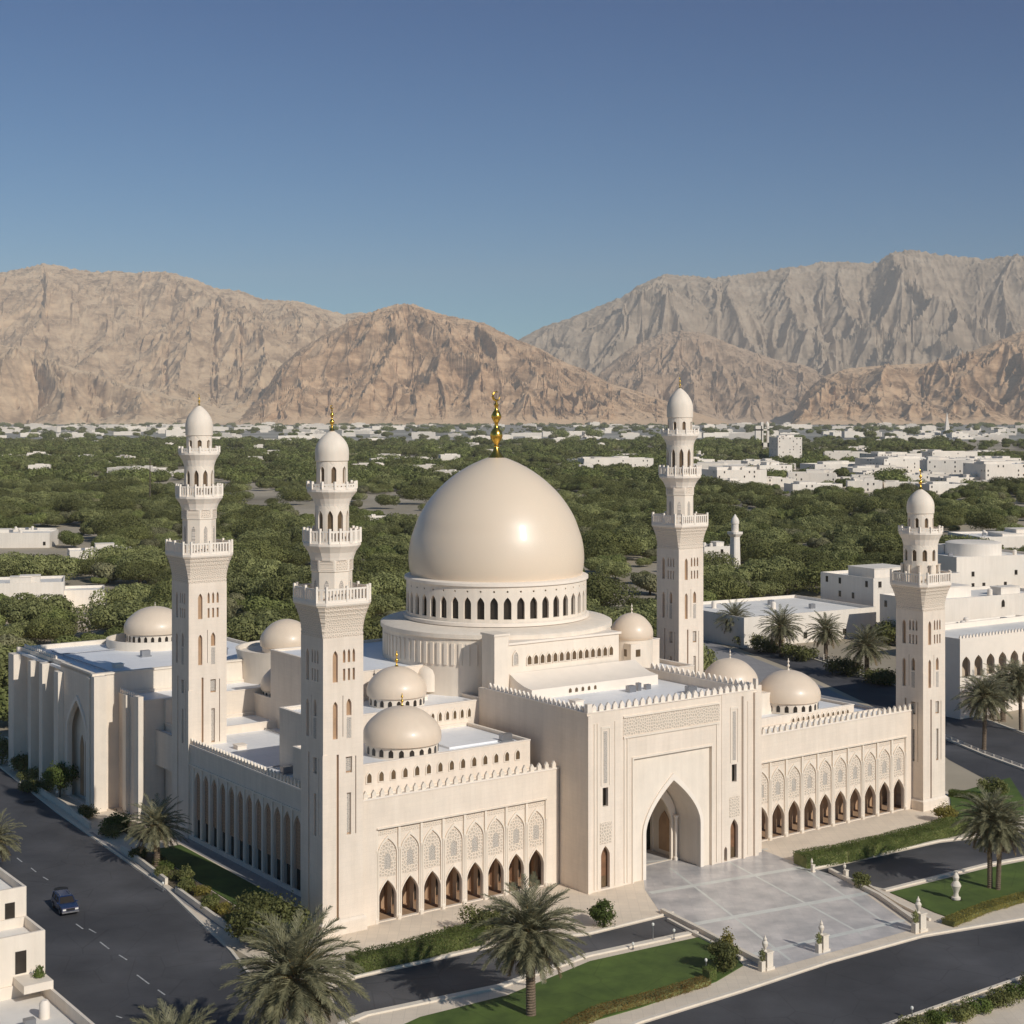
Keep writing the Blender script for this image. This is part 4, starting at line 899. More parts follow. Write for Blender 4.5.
# ------------------------------------------------------------ other buildings
def house(label, x, y, w, d, h, rz, seed=0, floors=None, arched=False, extras=2, group=None, name='house', cat='building', parts=True, dome=False, skip=.7):
    rg = random.Random(seed)
    t = thing(name, label, cat, (x, y, 0), rz, group); b = MB(); e = .35
    b.box(-w/2,w/2,-d/2,-d/2+e,0,h); b.box(-w/2,w/2,d/2-e,d/2,0,h); b.box(-w/2,-w/2+e,-d/2+e,d/2-e,0,h); b.box(w/2-e,w/2,-d/2+e,d/2-e,0,h)
    b.build('wall', 'house', t)
    r = MB(); r.box(-w/2+e,w/2-e,-d/2+e,d/2-e,h-1.1,h-.8); r.build('roof', 'house_roof', t)
    for k in range(extras):
        ww = w*(.15+.25*rg.random()); dd = d*(.2+.3*rg.random()); cx = (rg.random()-.5)*(w-ww-1); cy = (rg.random()-.5)*(d-dd-1); hh = 1.5+2*rg.random()
        m = MB(); m.box(cx-ww/2,cx+ww/2,cy-dd/2,cy+dd/2,h-.8,h+hh-.8); m.box(cx-ww/2-.15,cx+ww/2+.15,cy-dd/2-.15,cy+dd/2+.15,h+hh-.8,h+hh-.6); m.build('roof_room', 'house', t)
    if parts and w < 60:
        for k in range(2):
            cx, cy = (rg.random()-.5)*w*.8, (rg.random()-.5)*d*.7; m = MB(); m.lathe([(.7,h-.8),(.7,h+.9),(.4,h+1.2)], 12, (cx, cy)); m.build('water_tank', 'white_stone', t, True)
            cx, cy = (rg.random()-.5)*w*.8, (rg.random()-.5)*d*.7; m = MB(); m.box(cx-.8,cx+.8,cy-.5,cy+.5,h-.8,h+.5); m.build('air_conditioner', 'metal', t)
    if parts:
        fl = floors or max(1, int(h/3.6)); n = max(2, int(w/4.5)); nd = max(1, int(d/4.5))
        for f in range(fl):
            z = f*h/fl+1.1; hh = min(1.7, h/fl*.5)
            for i in range(n):
                c = -w/2+w*(i+.5)/n
                if rg.random() < skip: continue
                m = MB(); o = arch(c, z, .6, z+hh*.7, z+hh+.3, 4) if arched else rect(c-.6, c+.6, z, z+hh)
                m.panel(o, [], .05, lambda a,bb,dd: (a, -d/2-dd, bb)); wn_ = m.build('window', 'dark', t)
                m = MB(); m.box(c-.8,c+.8,-d/2-.16,-d/2-.0,z-.16,z); m.build('sill', 'house', wn_)
            for i in range(nd):
                c = -d/2+d*(i+.5)/nd
                if rg.random() < skip+.1: continue
                m = MB(); m.panel(rect(c-.5, c+.5, z, z+hh), [], .05, lambda a,bb,dd: (-w/2-dd, a, bb)); m.build('window', 'dark', t)
    if dome:
        m = MB(); m.lathe([(w*.27,h-.8),(w*.27,h+3.5),(w*.24,h+3.9),(w*.2,h+4.0)], 28); m.build('rotunda', 'house', t, True)
    return t
def house_px(label, px, py, w, d, h, deg=36, **k):
    x, y = G(px, py); r = R(deg); x += -math.sin(r)*d/2; y += math.cos(r)*d/2
    return house(label, x, y, w, d, h, r, **k)
OCC = []     # footprints kept clear of trees: (x, y, r)
def HP(label, px, py, w, d, h, deg=36, **k):
    o = house_px(label, px, py, w, d, h, deg, **k); OCC.append((o.location.x, o.location.y, max(w, d)*.62)); return o
# the cream house at the lower left
def cream_house():
    t = thing('cream_house', 'cream stepped house with roof terraces at the lower left corner', 'house', (-46.5, 154.4, 0), R(36))
    b = MB()
    def par(p0,p1,q0,q1,z0,z1,rz_):
        b.box(p0,p1,q0,q0+.3,z0,z1); b.box(p0,p1,q1-.3,q1,z0,z1); b.box(p0,p0+.3,q0+.3,q1-.3,z0,z1); b.box(p1-.3,p1,q0+.3,q1-.3,z0,z1)
        r = MB(); r.box(p0+.3,p1-.3,q0+.3,q1-.3,rz_-.2,rz_); r.build('terrace', 'house_roof', t)
    par(-16,0,5.6,17,0,12,11.1); par(-16,0.0,0,5.6,0,9.0,8.0); par(-16,-.3,-17,0,0,4.2,3.0); par(-16,-6,8,15,12,14,13.4)
    b.box(-3.2,-.3,-3.2,0,4.2,5.0)
    b.build('wall', 'smooth', t)
    for bx in ((-3.0,-1.9,-.06,0,5.2,7.4),(-7.5,-6.2,-.06,0,4.6,7.2),(-2.2,-1.2,5.54,5.6,8.8,10.6),(-6,-4.8,5.54,5.6,8.2,10.8)): w = MB(); w.box(*bx); w.build('window', 'dark', t)
    w = MB(); w.lathe([(.5,3),(.5,4.4),(.3,4.7)], 14, (-2.5,-7)); w.build('water_tank', 'white_stone', t, True)
    w = MB(); w.box(-5,-4,-9,-8.2,3,3.9); w.build('air_conditioner', 'metal', t)
    me = quads_mesh('foliage', leafcloud(400, .12, [(-1.2,-1.6,5.4,.5,.5,.7)], 9), 'leaf_bright'); o = bpy.data.objects.new('plant', me); C.objects.link(o); o.parent = t
cream_house()
# right-hand complex
HP('long low white hall with a flat roof behind the rear street palms', 812, 642, 46, 34, 8, 30, seed=1, extras=0, name='hall')
HP('large pale flat-roofed block left of the shorter minaret top', 918, 628, 34, 22, 15, 30, seed=2, extras=1, name='hall')
HP('broad white block at the right edge above the arcaded building', 990, 645, 44, 18, 13, 30, seed=3, arched=True, extras=2, name='hall')
HP('low white annex with arched windows right of the shorter minaret', 1010, 658, 40, 14, 8, 34, seed=4, arched=True, extras=1, name='annex')
HP('white round-walled building with roof railing near the right edge', 1000, 590, 36, 30, 12, 20, seed=5, extras=2, name='villa', dome=True)
HP('far white building cut by the right edge behind the round-walled one', 1024, 560, 40, 30, 10, 10, seed=6, name='villa')
def arcade_house():
    x, y = G(958, 719); t = thing('arcaded_building', 'white building with a row of pointed arches right of the shorter minaret', 'building', (x, y, 0), R(34))
    w = 52; n = 14; bw = w/n; b = MB()
    b.panel(rect(0,w,0,16), [arch(bw*(i+.5),8.2,bw*.33,10.9,12.4,6) for i in range(n)], .5, lambda a,z,d: (a,-d,z)); b.box(0,.4,0,16,0,16); b.box(w-.4,w,0,16,0,16); b.box(.4,w-.4,15.6,16,0,16)
    b.build('wall', 'white_stone', t); b = MB(); b.box(.4,w-.4,0,15.6,14.6,14.9); b.build('roof', 'house_roof', t)
    b = MB(); b.box(.4,w-.4,3.5,3.8,0,14.6); b.build('gallery', 'sand', t)
    b = MB(); merlons(b, 0, w, 16, lambda a,z,d: (a,-d,z), 1.0, .7, .5, .25); b.build('battlement', 'white_stone', t)
    OCC.append((x+20, y+20, 34))
arcade_house()
# left-hand houses
HP('white stepped villa cut by the left edge beyond the side hall', 20, 612, 26, 20, 9, 15, seed=7, extras=2, name='villa')
HP('long low beige house left of the leftmost minaret', 62, 608, 26, 14, 5.5, 15, seed=8, extras=1, name='villa')
HP('low white house by the clearing at the far left', 12, 548, 34, 20, 7, 5, seed=9, extras=1, name='villa')
HP('small white roofed house among the trees left of the leftmost minaret', 102, 562, 26, 14, 5, 20, seed=10, extras=1, name='villa')
HP('white low house in the wood left of the great dome', 374, 526, 26, 12, 5, 5, seed=11, extras=0, name='villa')
HP('dark-roofed pale shed behind the trees at the left edge', 28, 540, 20, 14, 5, 0, seed=12, extras=0, name='villa')
# slim tower house among the trees
x, y = G(735, 573); t = thing('small_minaret', 'slim white tower with a domed cap rising from the wood on the right', 'tower', (x, y, 0), .6)
m = MB(); m.loft([ring8(1.7,.4,0), ring8(1.5,.4,14), ring8(2.4,.6,15.2), ring8(2.4,.6,16)]); m.build('shaft', 'house', t)
m = MB(); m.lathe([(1.4,16),(1.4,19),(1.6,19.1),(1.6,20.2),(1.2,21.2),(.6,22),(.1,22.8)], 16); m.build('cap', 'house', t, True); OCC.append((x, y, 9))
HP('white block at the foot of the slim tower in the wood', 722, 566, 16, 12, 8, 20, seed=13, extras=1, name='villa')
# mid-distance town on the right: each block a building of its own
mid = [(619,471,70,30,11,'long white block in the wood just left of the rear minaret'),(600,468,50,26,8,'lower white wing left of the long block near the rear minaret'),(716,478,60,40,10,'white block immediately right of the rear minaret dome'),(742,488,40,34,12,'white cube building in front of the mid-distance group'),
 (790,462,30,30,26,'tall pale tower block in the mid-distance group'),(776,478,34,24,10,'small white block below the tall pale one'),(812,486,36,24,9,'low white block with dark side in the mid-distance group'),(845,475,60,30,9,'wide white building right of the tall pale block'),(880,478,50,26,8,'low grey-white building above the shorter minaret dome'),
 (920,476,80,40,14,'large pale building right of the shorter minaret finial'),(950,482,36,30,16,'white block in front of the large pale building'),(985,480,70,44,14,'wide beige block near the right edge'),(1016,486,50,36,15,'beige block cut by the right edge'),(900,466,60,30,12,'white slab behind the mid-distance group'),(846,462,50,24,10,'small white terrace behind the wide building'),(955,462,60,26,11,'white rooftop row behind the large pale building'),
 (762,470,30,20,8,'small white house left of the tall pale block'),(700,468,36,24,8,'white house beside the rear minaret balcony'),(865,492,24,16,7,'small white house in the trees in front of the group'),(1000,468,50,30,9,'far white terrace near the right edge')]
for i, (px, py, w, d, h, lb) in enumerate(mid):
    HP(lb, px, py, w*1.15, d*1.2, h*1.3, [10, 25, -8, 15][i % 4], seed=30+i, extras=3, name='town_building', group='mid-distance buildings right of the rear minaret')
rg = random.Random(77)
for i in range(44):
    px = rg.uniform(685, 1035); py = rg.uniform(450, 494); sc_ = rg.uniform(.8, 1.3)
    HP('small white flat-roofed house of the mid-distance district right of the rear minaret', px, py, 36*sc_, 18*sc_, rg.uniform(5, 9), rg.uniform(-10, 30), seed=200+i, extras=2, name='town_building', group='small white houses of the mid-distance district', skip=.8)
# frame-like tower on the skyline
x, y = G(762, 447); t = thing('gateway_tower', 'open white frame tower standing above the far trees', 'tower', (x, y, 0), 0)
m = MB(); s = 2.2
for (a, b) in ((-14,-1),(-3,2),(10,14)): m.box(a*s/2.2, b*s/2.2 if b-a > 3 else (a+3), -6, 6, 0, 52 if a == -3 else 44)
m.box(-14,14,-6,6,0,9); m.box(-14,14,-6,6,34,37); m.build('frame', 'house', t); m = MB(); m.lathe([(4,44),(4,47),(3,50),(.5,53)], 12, (11,0)); m.build('cap', 'house', t)
x, y = G(947, 436); t = thing('spire_tower', 'white pointed spire on the far plain near the right edge', 'tower', (x, y, 0), 0)
m = MB(); m.loft([ring8(20,2,0), ring8(16,2,12), ring8(8,2,20), ring8(6,1,34), ring8(.6,.1,78)]); m.build('spire', 'house', t)
# distant town: individual blocks copied from three kinds
protos = []
for k, (w, d, h) in enumerate([(30,22,8),(46,26,11),(22,20,14)]):
    o = house('low white building of the distant town on the plain', 0, 0, w, d, h, 0, seed=60+k, extras=2, group='white buildings of the distant town', parts=False, name='distant_house'); protos.append(o)
rg = random.Random(5); first = [True]*3
spots = []
for i in range(290):
    py = 426.5+rg.random()**1.4*17 if i < 225 else 440+rg.random()*40
    px = rg.uniform(-20, 1044)
    if i < 80: px = rg.choice([rg.gauss(50,30), rg.gauss(140,20), rg.gauss(330,40), rg.gauss(900,80)])
    if i >= 225 and px > 690: px = rg.uniform(0, 640)
    spots.append((px, py))
for i, (px, py) in enumerate(spots):
    x, y = G(px, py); k = rg.randrange(3); sc = rg.uniform(.55, 1.0)*(1+.5*(y > 4000)+.7*(y > 7000)); sz = (sc*rg.uniform(1,2.6), sc, rg.uniform(.7,1.15)*min(sc,1.9))
    if i >= 225: sz = (rg.uniform(.6,1.3), .7, rg.uniform(.45,.8)); OCC.append((x, y, 16))
    if first[k]: o = protos[k]; first[k] = False; o.location = (x, y, 0); o.rotation_euler = (0,0,rg.uniform(-.4,.4)); o.scale = sz
    else: copy_tree(protos[k], (x, y, 0), rg.uniform(-.4,.4), sz)

# ------------------------------------------------------------ street furniture, forecourt, car
def gate_pier(label, px, py, s=1, plant=True):
    s = s*.82; x, y = G(px, py); t = thing('gate_pier', label, 'pillar', (x, y, 0), R(36)); t.scale = (s,)*3
    m = MB(); m.box(-.75,.75,-.55,.55,0,.35); m.box(-.55,.55,-.42,.42,.35,2.2); m.box(-.65,.65,-.5,.5,2.2,2.4); m.build('pedestal', 'kerb', t)
    m = MB(); m.lathe([(.18,0),(.3,.1),(.12,.3),(.2,.5),(.38,.9),(.42,1.2),(.3,1.4),(.2,1.5),(.26,1.7),(.1,2.0),(.04,2.2)], 14, (-.55,0)); o = m.build('urn', 'kerb', t, True); o.location = (0,0,2.4)
    if plant:
        m = MB(); m.box(-1.5,-.8,-.35,.35,0,1.3); m.build('planter', 'kerb', t)
        me = quads_mesh('foliage', leafcloud(260, .12, [(-1.15,0,2.0,.4,.4,.8)], 9), 'leaf'); o = bpy.data.objects.new('foliage', me); C.objects.link(o); o.parent = t
gate_pier('white pier with urn at the near left corner of the forecourt', 768, 969)
gate_pier('white pier with urn midway along the forecourt kerb', 824, 951, .95)
gate_pier('white pier with urn at the near right corner of the forecourt', 921, 931, 1.1)
gate_pier('small white pier on the right edge of the forecourt by the lane', 846, 879, .6, False)
gate_pier('short stone post at the near end of the right hedge', 813, 872, .5, False)
x, y = G(956, 900); t = thing('garden_statue', 'white carved stone ornament standing on the right lawn', 'statue', (x, y, .12), 0)
m = MB(); m.lathe([(.7,0),(.7,.3),(.45,.4),(.35,.9),(.5,1.3),(.8,2.0),(.6,2.4),(.35,2.7),(.5,3.2),(.35,3.6),(.1,3.9)], 14); m.build('urn', 'kerb', t, True); t.scale = (.8,.8,.85); m = MB(); m.box(-.8,.8,-.8,.8,-.1,0.0); m.build('plinth', 'kerb', t)
# low walls / ramps each side of the forecourt
def lowwall(label, pts, w, h, m_='kerb', name='low_wall'):
    return tag(strip(name, pts, w, M[m_], 0, h), label, 'low wall')
lowwall('low stone wall with rail along the left edge of the forecourt', [(662,913),(700,932),(764,966)], .5, .55)
lowwall('second low stone rail beside the left forecourt wall', [(668,921),(698,937),(742,960)], .35, .35)
lowwall('low stone wall along the right edge of the forecourt', [(830,872),(880,898),(918,925)], .5, .5)
lowwall('inner stone rail on the right ramp of the forecourt', [(862,883),(900,906),(930,921)], .35, .35)
gpoly('path', [(846,880),(884,889),(905,900),(935,914),(955,922),(925,932),(880,900)], 'paving', 0.03)
lowwall('long low white wall along the left street, beside the shaded lawn', [(-7.0,0),( -6,1)], .1, .1) if False else None
def lw_local(label, pts, w, h): return tag(strip('low_wall', pts, w, M['kerb'], 0, h, True), label, 'low wall')
lw_local('white low wall between street pavement and the near flower bed', [(-7.9,5),(-7.4,14),(-6.6,26)], .4, .8)
lw_local('white low wall further along the street by the short palm', [(-6.2,30),(-5.4,40),(-5.0,48)], .4, .8)
lw_local('white low wall beside the side hall and street shrubs', [(-4.2,62),(-3.2,76),(-2.8,90)], .4, .9)
gpoly('path', [(-8.2,2),(-7.4,27.9),(-5.3,60),(-4.6,60),(-6.8,27),(-7.4,2)], 'pavegrey', .03, True)
gpoly('path', [(3.0,5),(5.2,5),(5.2,50),(3.2,50)], 'pavegrey', .03, True)
# lawn spotlights
def lamp(label, px, py, h=1.2, z0=.1):
    x, y = G(px, py); t = thing('garden_light', label, 'light', (x, y, z0), 0)
    m = MB(); m.lathe([(.14,0),(.14,.08),(.06,.12),(.06,h-.3)], 10); m.build('post', 'metal', t, True)
    m = MB(); m.lathe([(.14,h-.3),(.16,h-.1),(.05,h)], 10); m.build('lamp_head', 'lampglass', t, True)
lamp('dark bollard light at the driveway edge left of the forecourt', 653, 941, 2.0); lamp('small light on the driveway kerb of the front lawn', 674, 940, 1.2); lamp('light beside the clipped box stub on the front lawn', 706, 974, 1.6); lamp('short garden light on the kerb midway along the driveway', 633, 950, .8)
lamp('small white light post on the left street kerb', 163, 892, 1.2); lamp('light post at the sidewalk by the small street tree', 57, 803, 1.8); lamp('bollard light near the bottom right bed', 912, 1019, 1.2)
# fences
def fence(label, pts, h=1.4, step=2.0, m_='rail', local=False):
    P = [Vector(WL(*a) if local else G(*a)) for a in pts]; t = thing('fence', label, 'fence'); pm = MB(); rm = MB()
    for i in range(len(P)-1):
        a, b = P[i], P[i+1]; L = (b-a).length; n = max(1, int(L/step)); d = (b-a)/L
        for k in range(n): c = a+d*L*k/n; pm.box(c.x-.1,c.x+.1,c.y-.1,c.y+.1,0,h)
        for z in (h*.35, h*.65, h*.95): rm.tube([(a.x,a.y,z),(b.x,b.y,z)], .05, 4)
    pm.build('post', m_, t); rm.build('rail', m_, t)
fence('white railing along the rear street in front of the palms', [(730,634),(800,652),(860,672),(896,684)], 1.5, 2.5)
fence('low pale railing on the median of the street at the right', [(945,738),(985,755),(1040,775)], .7, 2.4)
fence('white fence along the lane behind the left minarets', [(215,576),(330,600)], 1.8, 3)
# telegraph mast in the wood
x, y = G(150, 505); t = thing('mast', 'thin brown mast rising from the wood left of the leftmost minaret', 'mast', (x, y, 0), 0)
m = MB(); m.tube([(0,0,0),(0,0,32)], [.5,.3], 8); m.build('pole', 'bark', t); m = MB(); m.box(-1.2,1.2,-.2,.2,29,29.4); m.build('crossarm', 'bark', t)
# flat dark road discs: a manhole, and one added for an unidentified spot
for lb, px, py in (('dark round manhole cover near the kerb at the far end of the street', 29, 802), ('dark round disc in the lane behind the blue car', 61, 889)):
    x, y = G(px, py); m = MB(); m.lathe([(.9,0),(.9,.02),(.7,.03)], 24); tag(m.build('road_disc', 'tyre', None, loc=(x,y,.014)), lb, 'manhole cover')
# blue car
def car():
    x, y = G(65, 910); t = thing('parked_car', 'dark blue station wagon on the left street', 'car', (x, y, .012), R(36-90-6)); t.scale = (1.18,)*3
    # local: +x forward. profile in x,z extruded over y with tumblehome
    def loftY(prof, ws):
        m = MB(); secs = []
        for yv, inset in ws: secs.append([(px_*(1-inset*.02), yv, pz-inset*.0) for px_, pz in prof])
        m.loft(secs); return m
    body = [(-2.25,.35),(2.2,.35),(2.3,.55),(2.25,.85),(1.2,.98),(.9,1.0),(-2.15,1.02),(-2.3,.8)]
    loftY(body, [(-.88,3),(-.84,0),(.84,0),(.88,3)]).build('body', 'carblue', t)
    cab = MB(); cab.loft([[(-2.1,-.80,1.0),(1.0,-.80,1.0),(1.0,.80,1.0),(-2.1,.80,1.0)],[(-1.95,-.68,1.5),(.35,-.68,1.5),(.35,.68,1.5),(-1.95,.68,1.5)]]); cab.build('windows', 'dark', t)
    rf = MB(); rf.loft([[(-2.0,-.70,1.49),(.4,-.70,1.49),(.4,.70,1.49),(-2.0,.70,1.49)],[(-1.85,-.62,1.57),(.25,-.62,1.57),(.25,.62,1.57),(-1.85,.62,1.57)]]); 
    for sx0, sx1 in ((1.0,.38),(-.3,-.3),(-1.2,-1.2),(-2.1,-1.97)):
        for s in (-1,1): rf.tube([(sx0, s*.81, .99),(sx1, s*.69, 1.52)], .05, 4)
    rf.build('roof', 'carblue', t)
    for wx in (-1.4, 1.4):
        for s in (-1,1):
            m = MB(); secs = []
            for yv, r in ((-.1,.28),(-.09,.34),(.09,.34),(.1,.28)): secs.append([(wx+r*math.cos(k*PI/9), s*.82+yv, .34+r*math.sin(k*PI/9)) for k in range(18)])
            m.loft(secs); w = m.build('wheel', 'tyre', t)
            m = MB(); m.loft([[(wx+.19*math.cos(k*PI/6), s*.82+s*yv, .34+.19*math.sin(k*PI/6)) for k in range(12)] for yv in (.08,.115)]); m.build('rim', 'metal', w)
    for s in (-1,1):
        m = MB(); m.box(2.2,2.3,s*.62-.16,s*.62+.16,.6,.76); m.build('headlight', 'lampglass', t)
    m = MB(); m.box(2.22,2.36,-.86,.86,.36,.5); m.box(-2.36,-2.26,-.86,.86,.36,.5); m.build('bumper', 'metal', t)
    m = MB(); m.box(2.24,2.31,-.42,.42,.56,.78); m.build('grille', 'tyre', t)
    m = MB()
    for s in (-1,1): m.box(.75,.95,s*.98-.1,s*.98+.1,1.0,1.12)
    m.build('mirror', 'carblue', t)
    m = MB(); m.tube([(-1.6,-.5,1.62),(.1,-.5,1.62)], .03, 4); m.tube([(-1.6,.5,1.62),(.1,.5,1.62)], .03, 4); m.build('roof_rack', 'metal', t)
car()

# ------------------------------------------------------------ woodland
def tree_src(seed, R_, H, n, size):
    rg = np.random.RandomState(seed); bl = rnd_blobs(rg, R_, H*.62, 8, H*.25)
    return leafcloud(n, size, bl, seed, zmin=H*.08, jit=.06, shell=.75, nn=.38)
def trunk_mesh(R_, H, seed):
    rg = random.Random(seed); m = MB(); m.tube([(0,0,-.2),(.1,.1,H*.25),(0,.2,H*.5)], [.35,.26,.14], 7)
    for k in range(5):
        a = k*1.26+rg.random()*.5; m.tube([(.1,.1,H*.2),(math.cos(a)*R_*.35,math.sin(a)*R_*.35,H*.45),(math.cos(a)*R_*.6,math.sin(a)*R_*.6,H*.6)], [.2,.12,.05], 5)
    return m.mesh('trunk', 'bark')
SRC = []
for k in range(5):
    R_, H = [(8.0,7.5),(6,6.5),(10.5,9),(5,5.2),(7.5,9)][k]
    hi = quads_mesh('crown', tree_src(100+k, R_, H, 7000, .30), ['leaf','leaf_green','leaf_dark','leaf_dull','leaf'][k]); lo = quads_mesh('crown_far', tree_src(200+k, R_, H, 1300, .75), ['leaf','leaf_green','leaf_green','leaf_dull','leaf_dark'][k])
    SRC.append((hi, trunk_mesh(R_, H, k), lo))
rg = np.random.RandomState(11); pts = []
CLEAR = [(715,600,1100,800),(0,590,105,626),(235,572,330,588),(775,495,800,505),(30,528,120,534),(88,545,108,560),(690,508,760,520)]
def clear(x, y):
    py = HZ+F*HC/y; px = 512+x*F/y
    for a in CLEAR:
        if a[0] <= px <= a[2] and a[1] <= py <= a[3]: return False
    p, q = LW(x, y)
    if -44 < p < 122 and -60 < q < 138: return False
    for ox, oy, r in OCC:
        if abs(x-ox) < r and y-oy < r and y-oy > -r-18: return False
    return True
def px_(x, y): return 512+x*F/y
def clump(x, y): return math.sin(x*.011+1.3*math.sin(y*.004))+math.sin(y*.0073+2*math.sin(x*.006))
y = 300.0
while y < 13000:
    st = 12.0 if y < 1000 else (13 if y < 2200 else (19 if y < 4000 else 55))
    hwid = (600*y/F)+30; x = -hwid
    while x < hwid:
        xx = x+(rg.rand()-.5)*st*.9; yy = y+(rg.rand()-.5)*st*.9
        keep = .88 if y < 2600 else (.72 if y < 3500 else .11)
        if px_(xx, yy) > 690 and 1250 < yy < 2900: keep *= .38
        if abs(math.sin(xx*.0043+yy*.0021)) < .035 or abs(math.sin(yy*.0052-xx*.0012)) < .028: keep = 0      # lanes
        if yy > 480 and clump(xx*2.3+400, yy*1.3) < -.95: keep *= .15
        if y > 700 and clump(xx*1.7, yy*.8) < -1.1: keep *= .12
        if rg.rand() < keep and clear(xx, yy): pts.append((xx, yy, (1+.3*(y > 2200)+.8*(y > 4200))*(.45+1.0*rg.rand()**1.3), rg.rand()*2*PI, rg.randint(5)))
        x += st
    y += st
pts.sort(key=lambda a: a[1])
def vis(p):
    px = 512+p[0]*F/p[1]; return -20 < px < 1044
near = [p for p in pts if vis(p)][:300]; ns = set(id(p) for p in near); far = [p for p in pts if id(p) not in ns]
for p in near:
    t = thing('woodland_tree', 'olive-green rounded tree of the dense wood beyond the mosque', 'tree', (p[0], p[1], 0), p[3], 'trees of the wood beyond the mosque'); t.scale = (p[2], p[2], p[2]*1.0)
    for nm, me in (('crown', SRC[p[4]][0]), ('trunk', SRC[p[4]][1])):
        o = bpy.data.objects.new(nm, me); C.objects.link(o); o.parent = t
# the rest of the wood: one object of instanced crowns
col = bpy.data.collections.new('wood_sources')
for k in range(5):
    o = bpy.data.objects.new('a%d_hi' % k, SRC[k][0]); col.objects.link(o)
for k in range(5):
    o = bpy.data.objects.new('b%d_lo' % k, SRC[k][2]); col.objects.link(o)
me = bpy.data.meshes.new('wood'); me.from_pydata([(p[0], p[1], 0) for p in far], [], [])
for nm, ty, vals in (('sc', 'FLOAT', [p[2] for p in far]), ('rz', 'FLOAT', [p[3] for p in far]), ('ix', 'INT', [int(p[4])+(5 if p[1] > 1300 else 0) for p in far])):
    a = me.attributes.new(nm, ty, 'POINT'); a.data.foreach_set('value', vals)
wood = bpy.data.objects.new('wood', me); C.objects.link(wood); wood['kind'] = 'stuff'
tag(wood, 'far mass of olive-green trees spreading to the plain', 'trees')
ng = bpy.data.node_groups.new('wood_scatter', 'GeometryNodeTree')
ng.interface.new_socket('Geometry', in_out='INPUT', socket_type='NodeSocketGeometry'); ng.interface.new_socket('Geometry', in_out='OUTPUT', socket_type='NodeSocketGeometry')
N = ng.nodes; Lk = ng.links
gi = N.new('NodeGroupInput'); go = N.new('NodeGroupOutput'); ci = N.new('GeometryNodeCollectionInfo'); ci.inputs['Collection'].default_value = col
ci.inputs['Separate Children'].default_value = True; ci.inputs['Reset Children'].default_value = True
ip = N.new('GeometryNodeInstanceOnPoints'); ip.inputs['Pick Instance'].default_value = True
def na(nm, ty): n = N.new('GeometryNodeInputNamedAttribute'); n.data_type = ty; n.inputs['Name'].default_value = nm; return n
a1 = na('sc', 'FLOAT'); a2 = na('rz', 'FLOAT'); a3 = na('ix', 'INT'); cx = N.new('ShaderNodeCombineXYZ')
m2p = N.new('GeometryNodeMeshToPoints')
Lk.new(gi.outputs[0], m2p.inputs[0]); Lk.new(m2p.outputs[0], ip.inputs['Points']); Lk.new(ci.outputs[0], ip.inputs['Instance'])
Lk.new(a3.outputs['Attribute'], ip.inputs['Instance Index']); Lk.new(a2.outputs['Attribute'], cx.inputs[2]); Lk.new(cx.outputs[0], ip.inputs['Rotation']); Lk.new(a1.outputs['Attribute'], ip.inputs['Scale'])
Lk.new(ip.outputs[0], go.inputs[0])
md = wood.modifiers.new('scatter', 'NODES'); md.node_group = ng
print('trees', len(near), len(far))

# ------------------------------------------------------------ mountains
def perlin(x, y, seed):
    rs = np.random.RandomState(seed); T = rs.rand(256, 256)*2*PI
    xi = np.floor(x).astype(int); yi = np.floor(y).astype(int); xf = x-xi; yf = y-yi
    def g(ix, iy, dx, dy): a = T[ix & 255, iy & 255]; return np.cos(a)*dx+np.sin(a)*dy
    u = xf**3*(xf*(xf*6-15)+10); v = yf**3*(yf*(yf*6-15)+10)
    n00 = g(xi,yi,xf,yf); n10 = g(xi+1,yi,xf-1,yf); n01 = g(xi,yi+1,xf,yf-1); n11 = g(xi+1,yi+1,xf-1,yf-1)
    return (n00*(1-u)+n10*u)*(1-v)+(n01*(1-u)+n11*u)*v
def ridged(x, y, seed, o=6, gain=.5, lac=2.05):
    s = 0; a = 1; w = 1; tot = 0
    for k in range(o):
        n = 1-np.abs(perlin(x, y, seed+k))*1.9; n = np.clip(n, 0, 1)**1.6; s = s+n*a*w; tot += a; w = np.clip(n*1.6, 0, 1); a *= gain; x = x*lac+3.1; y = y*lac+1.7
    return s/tot
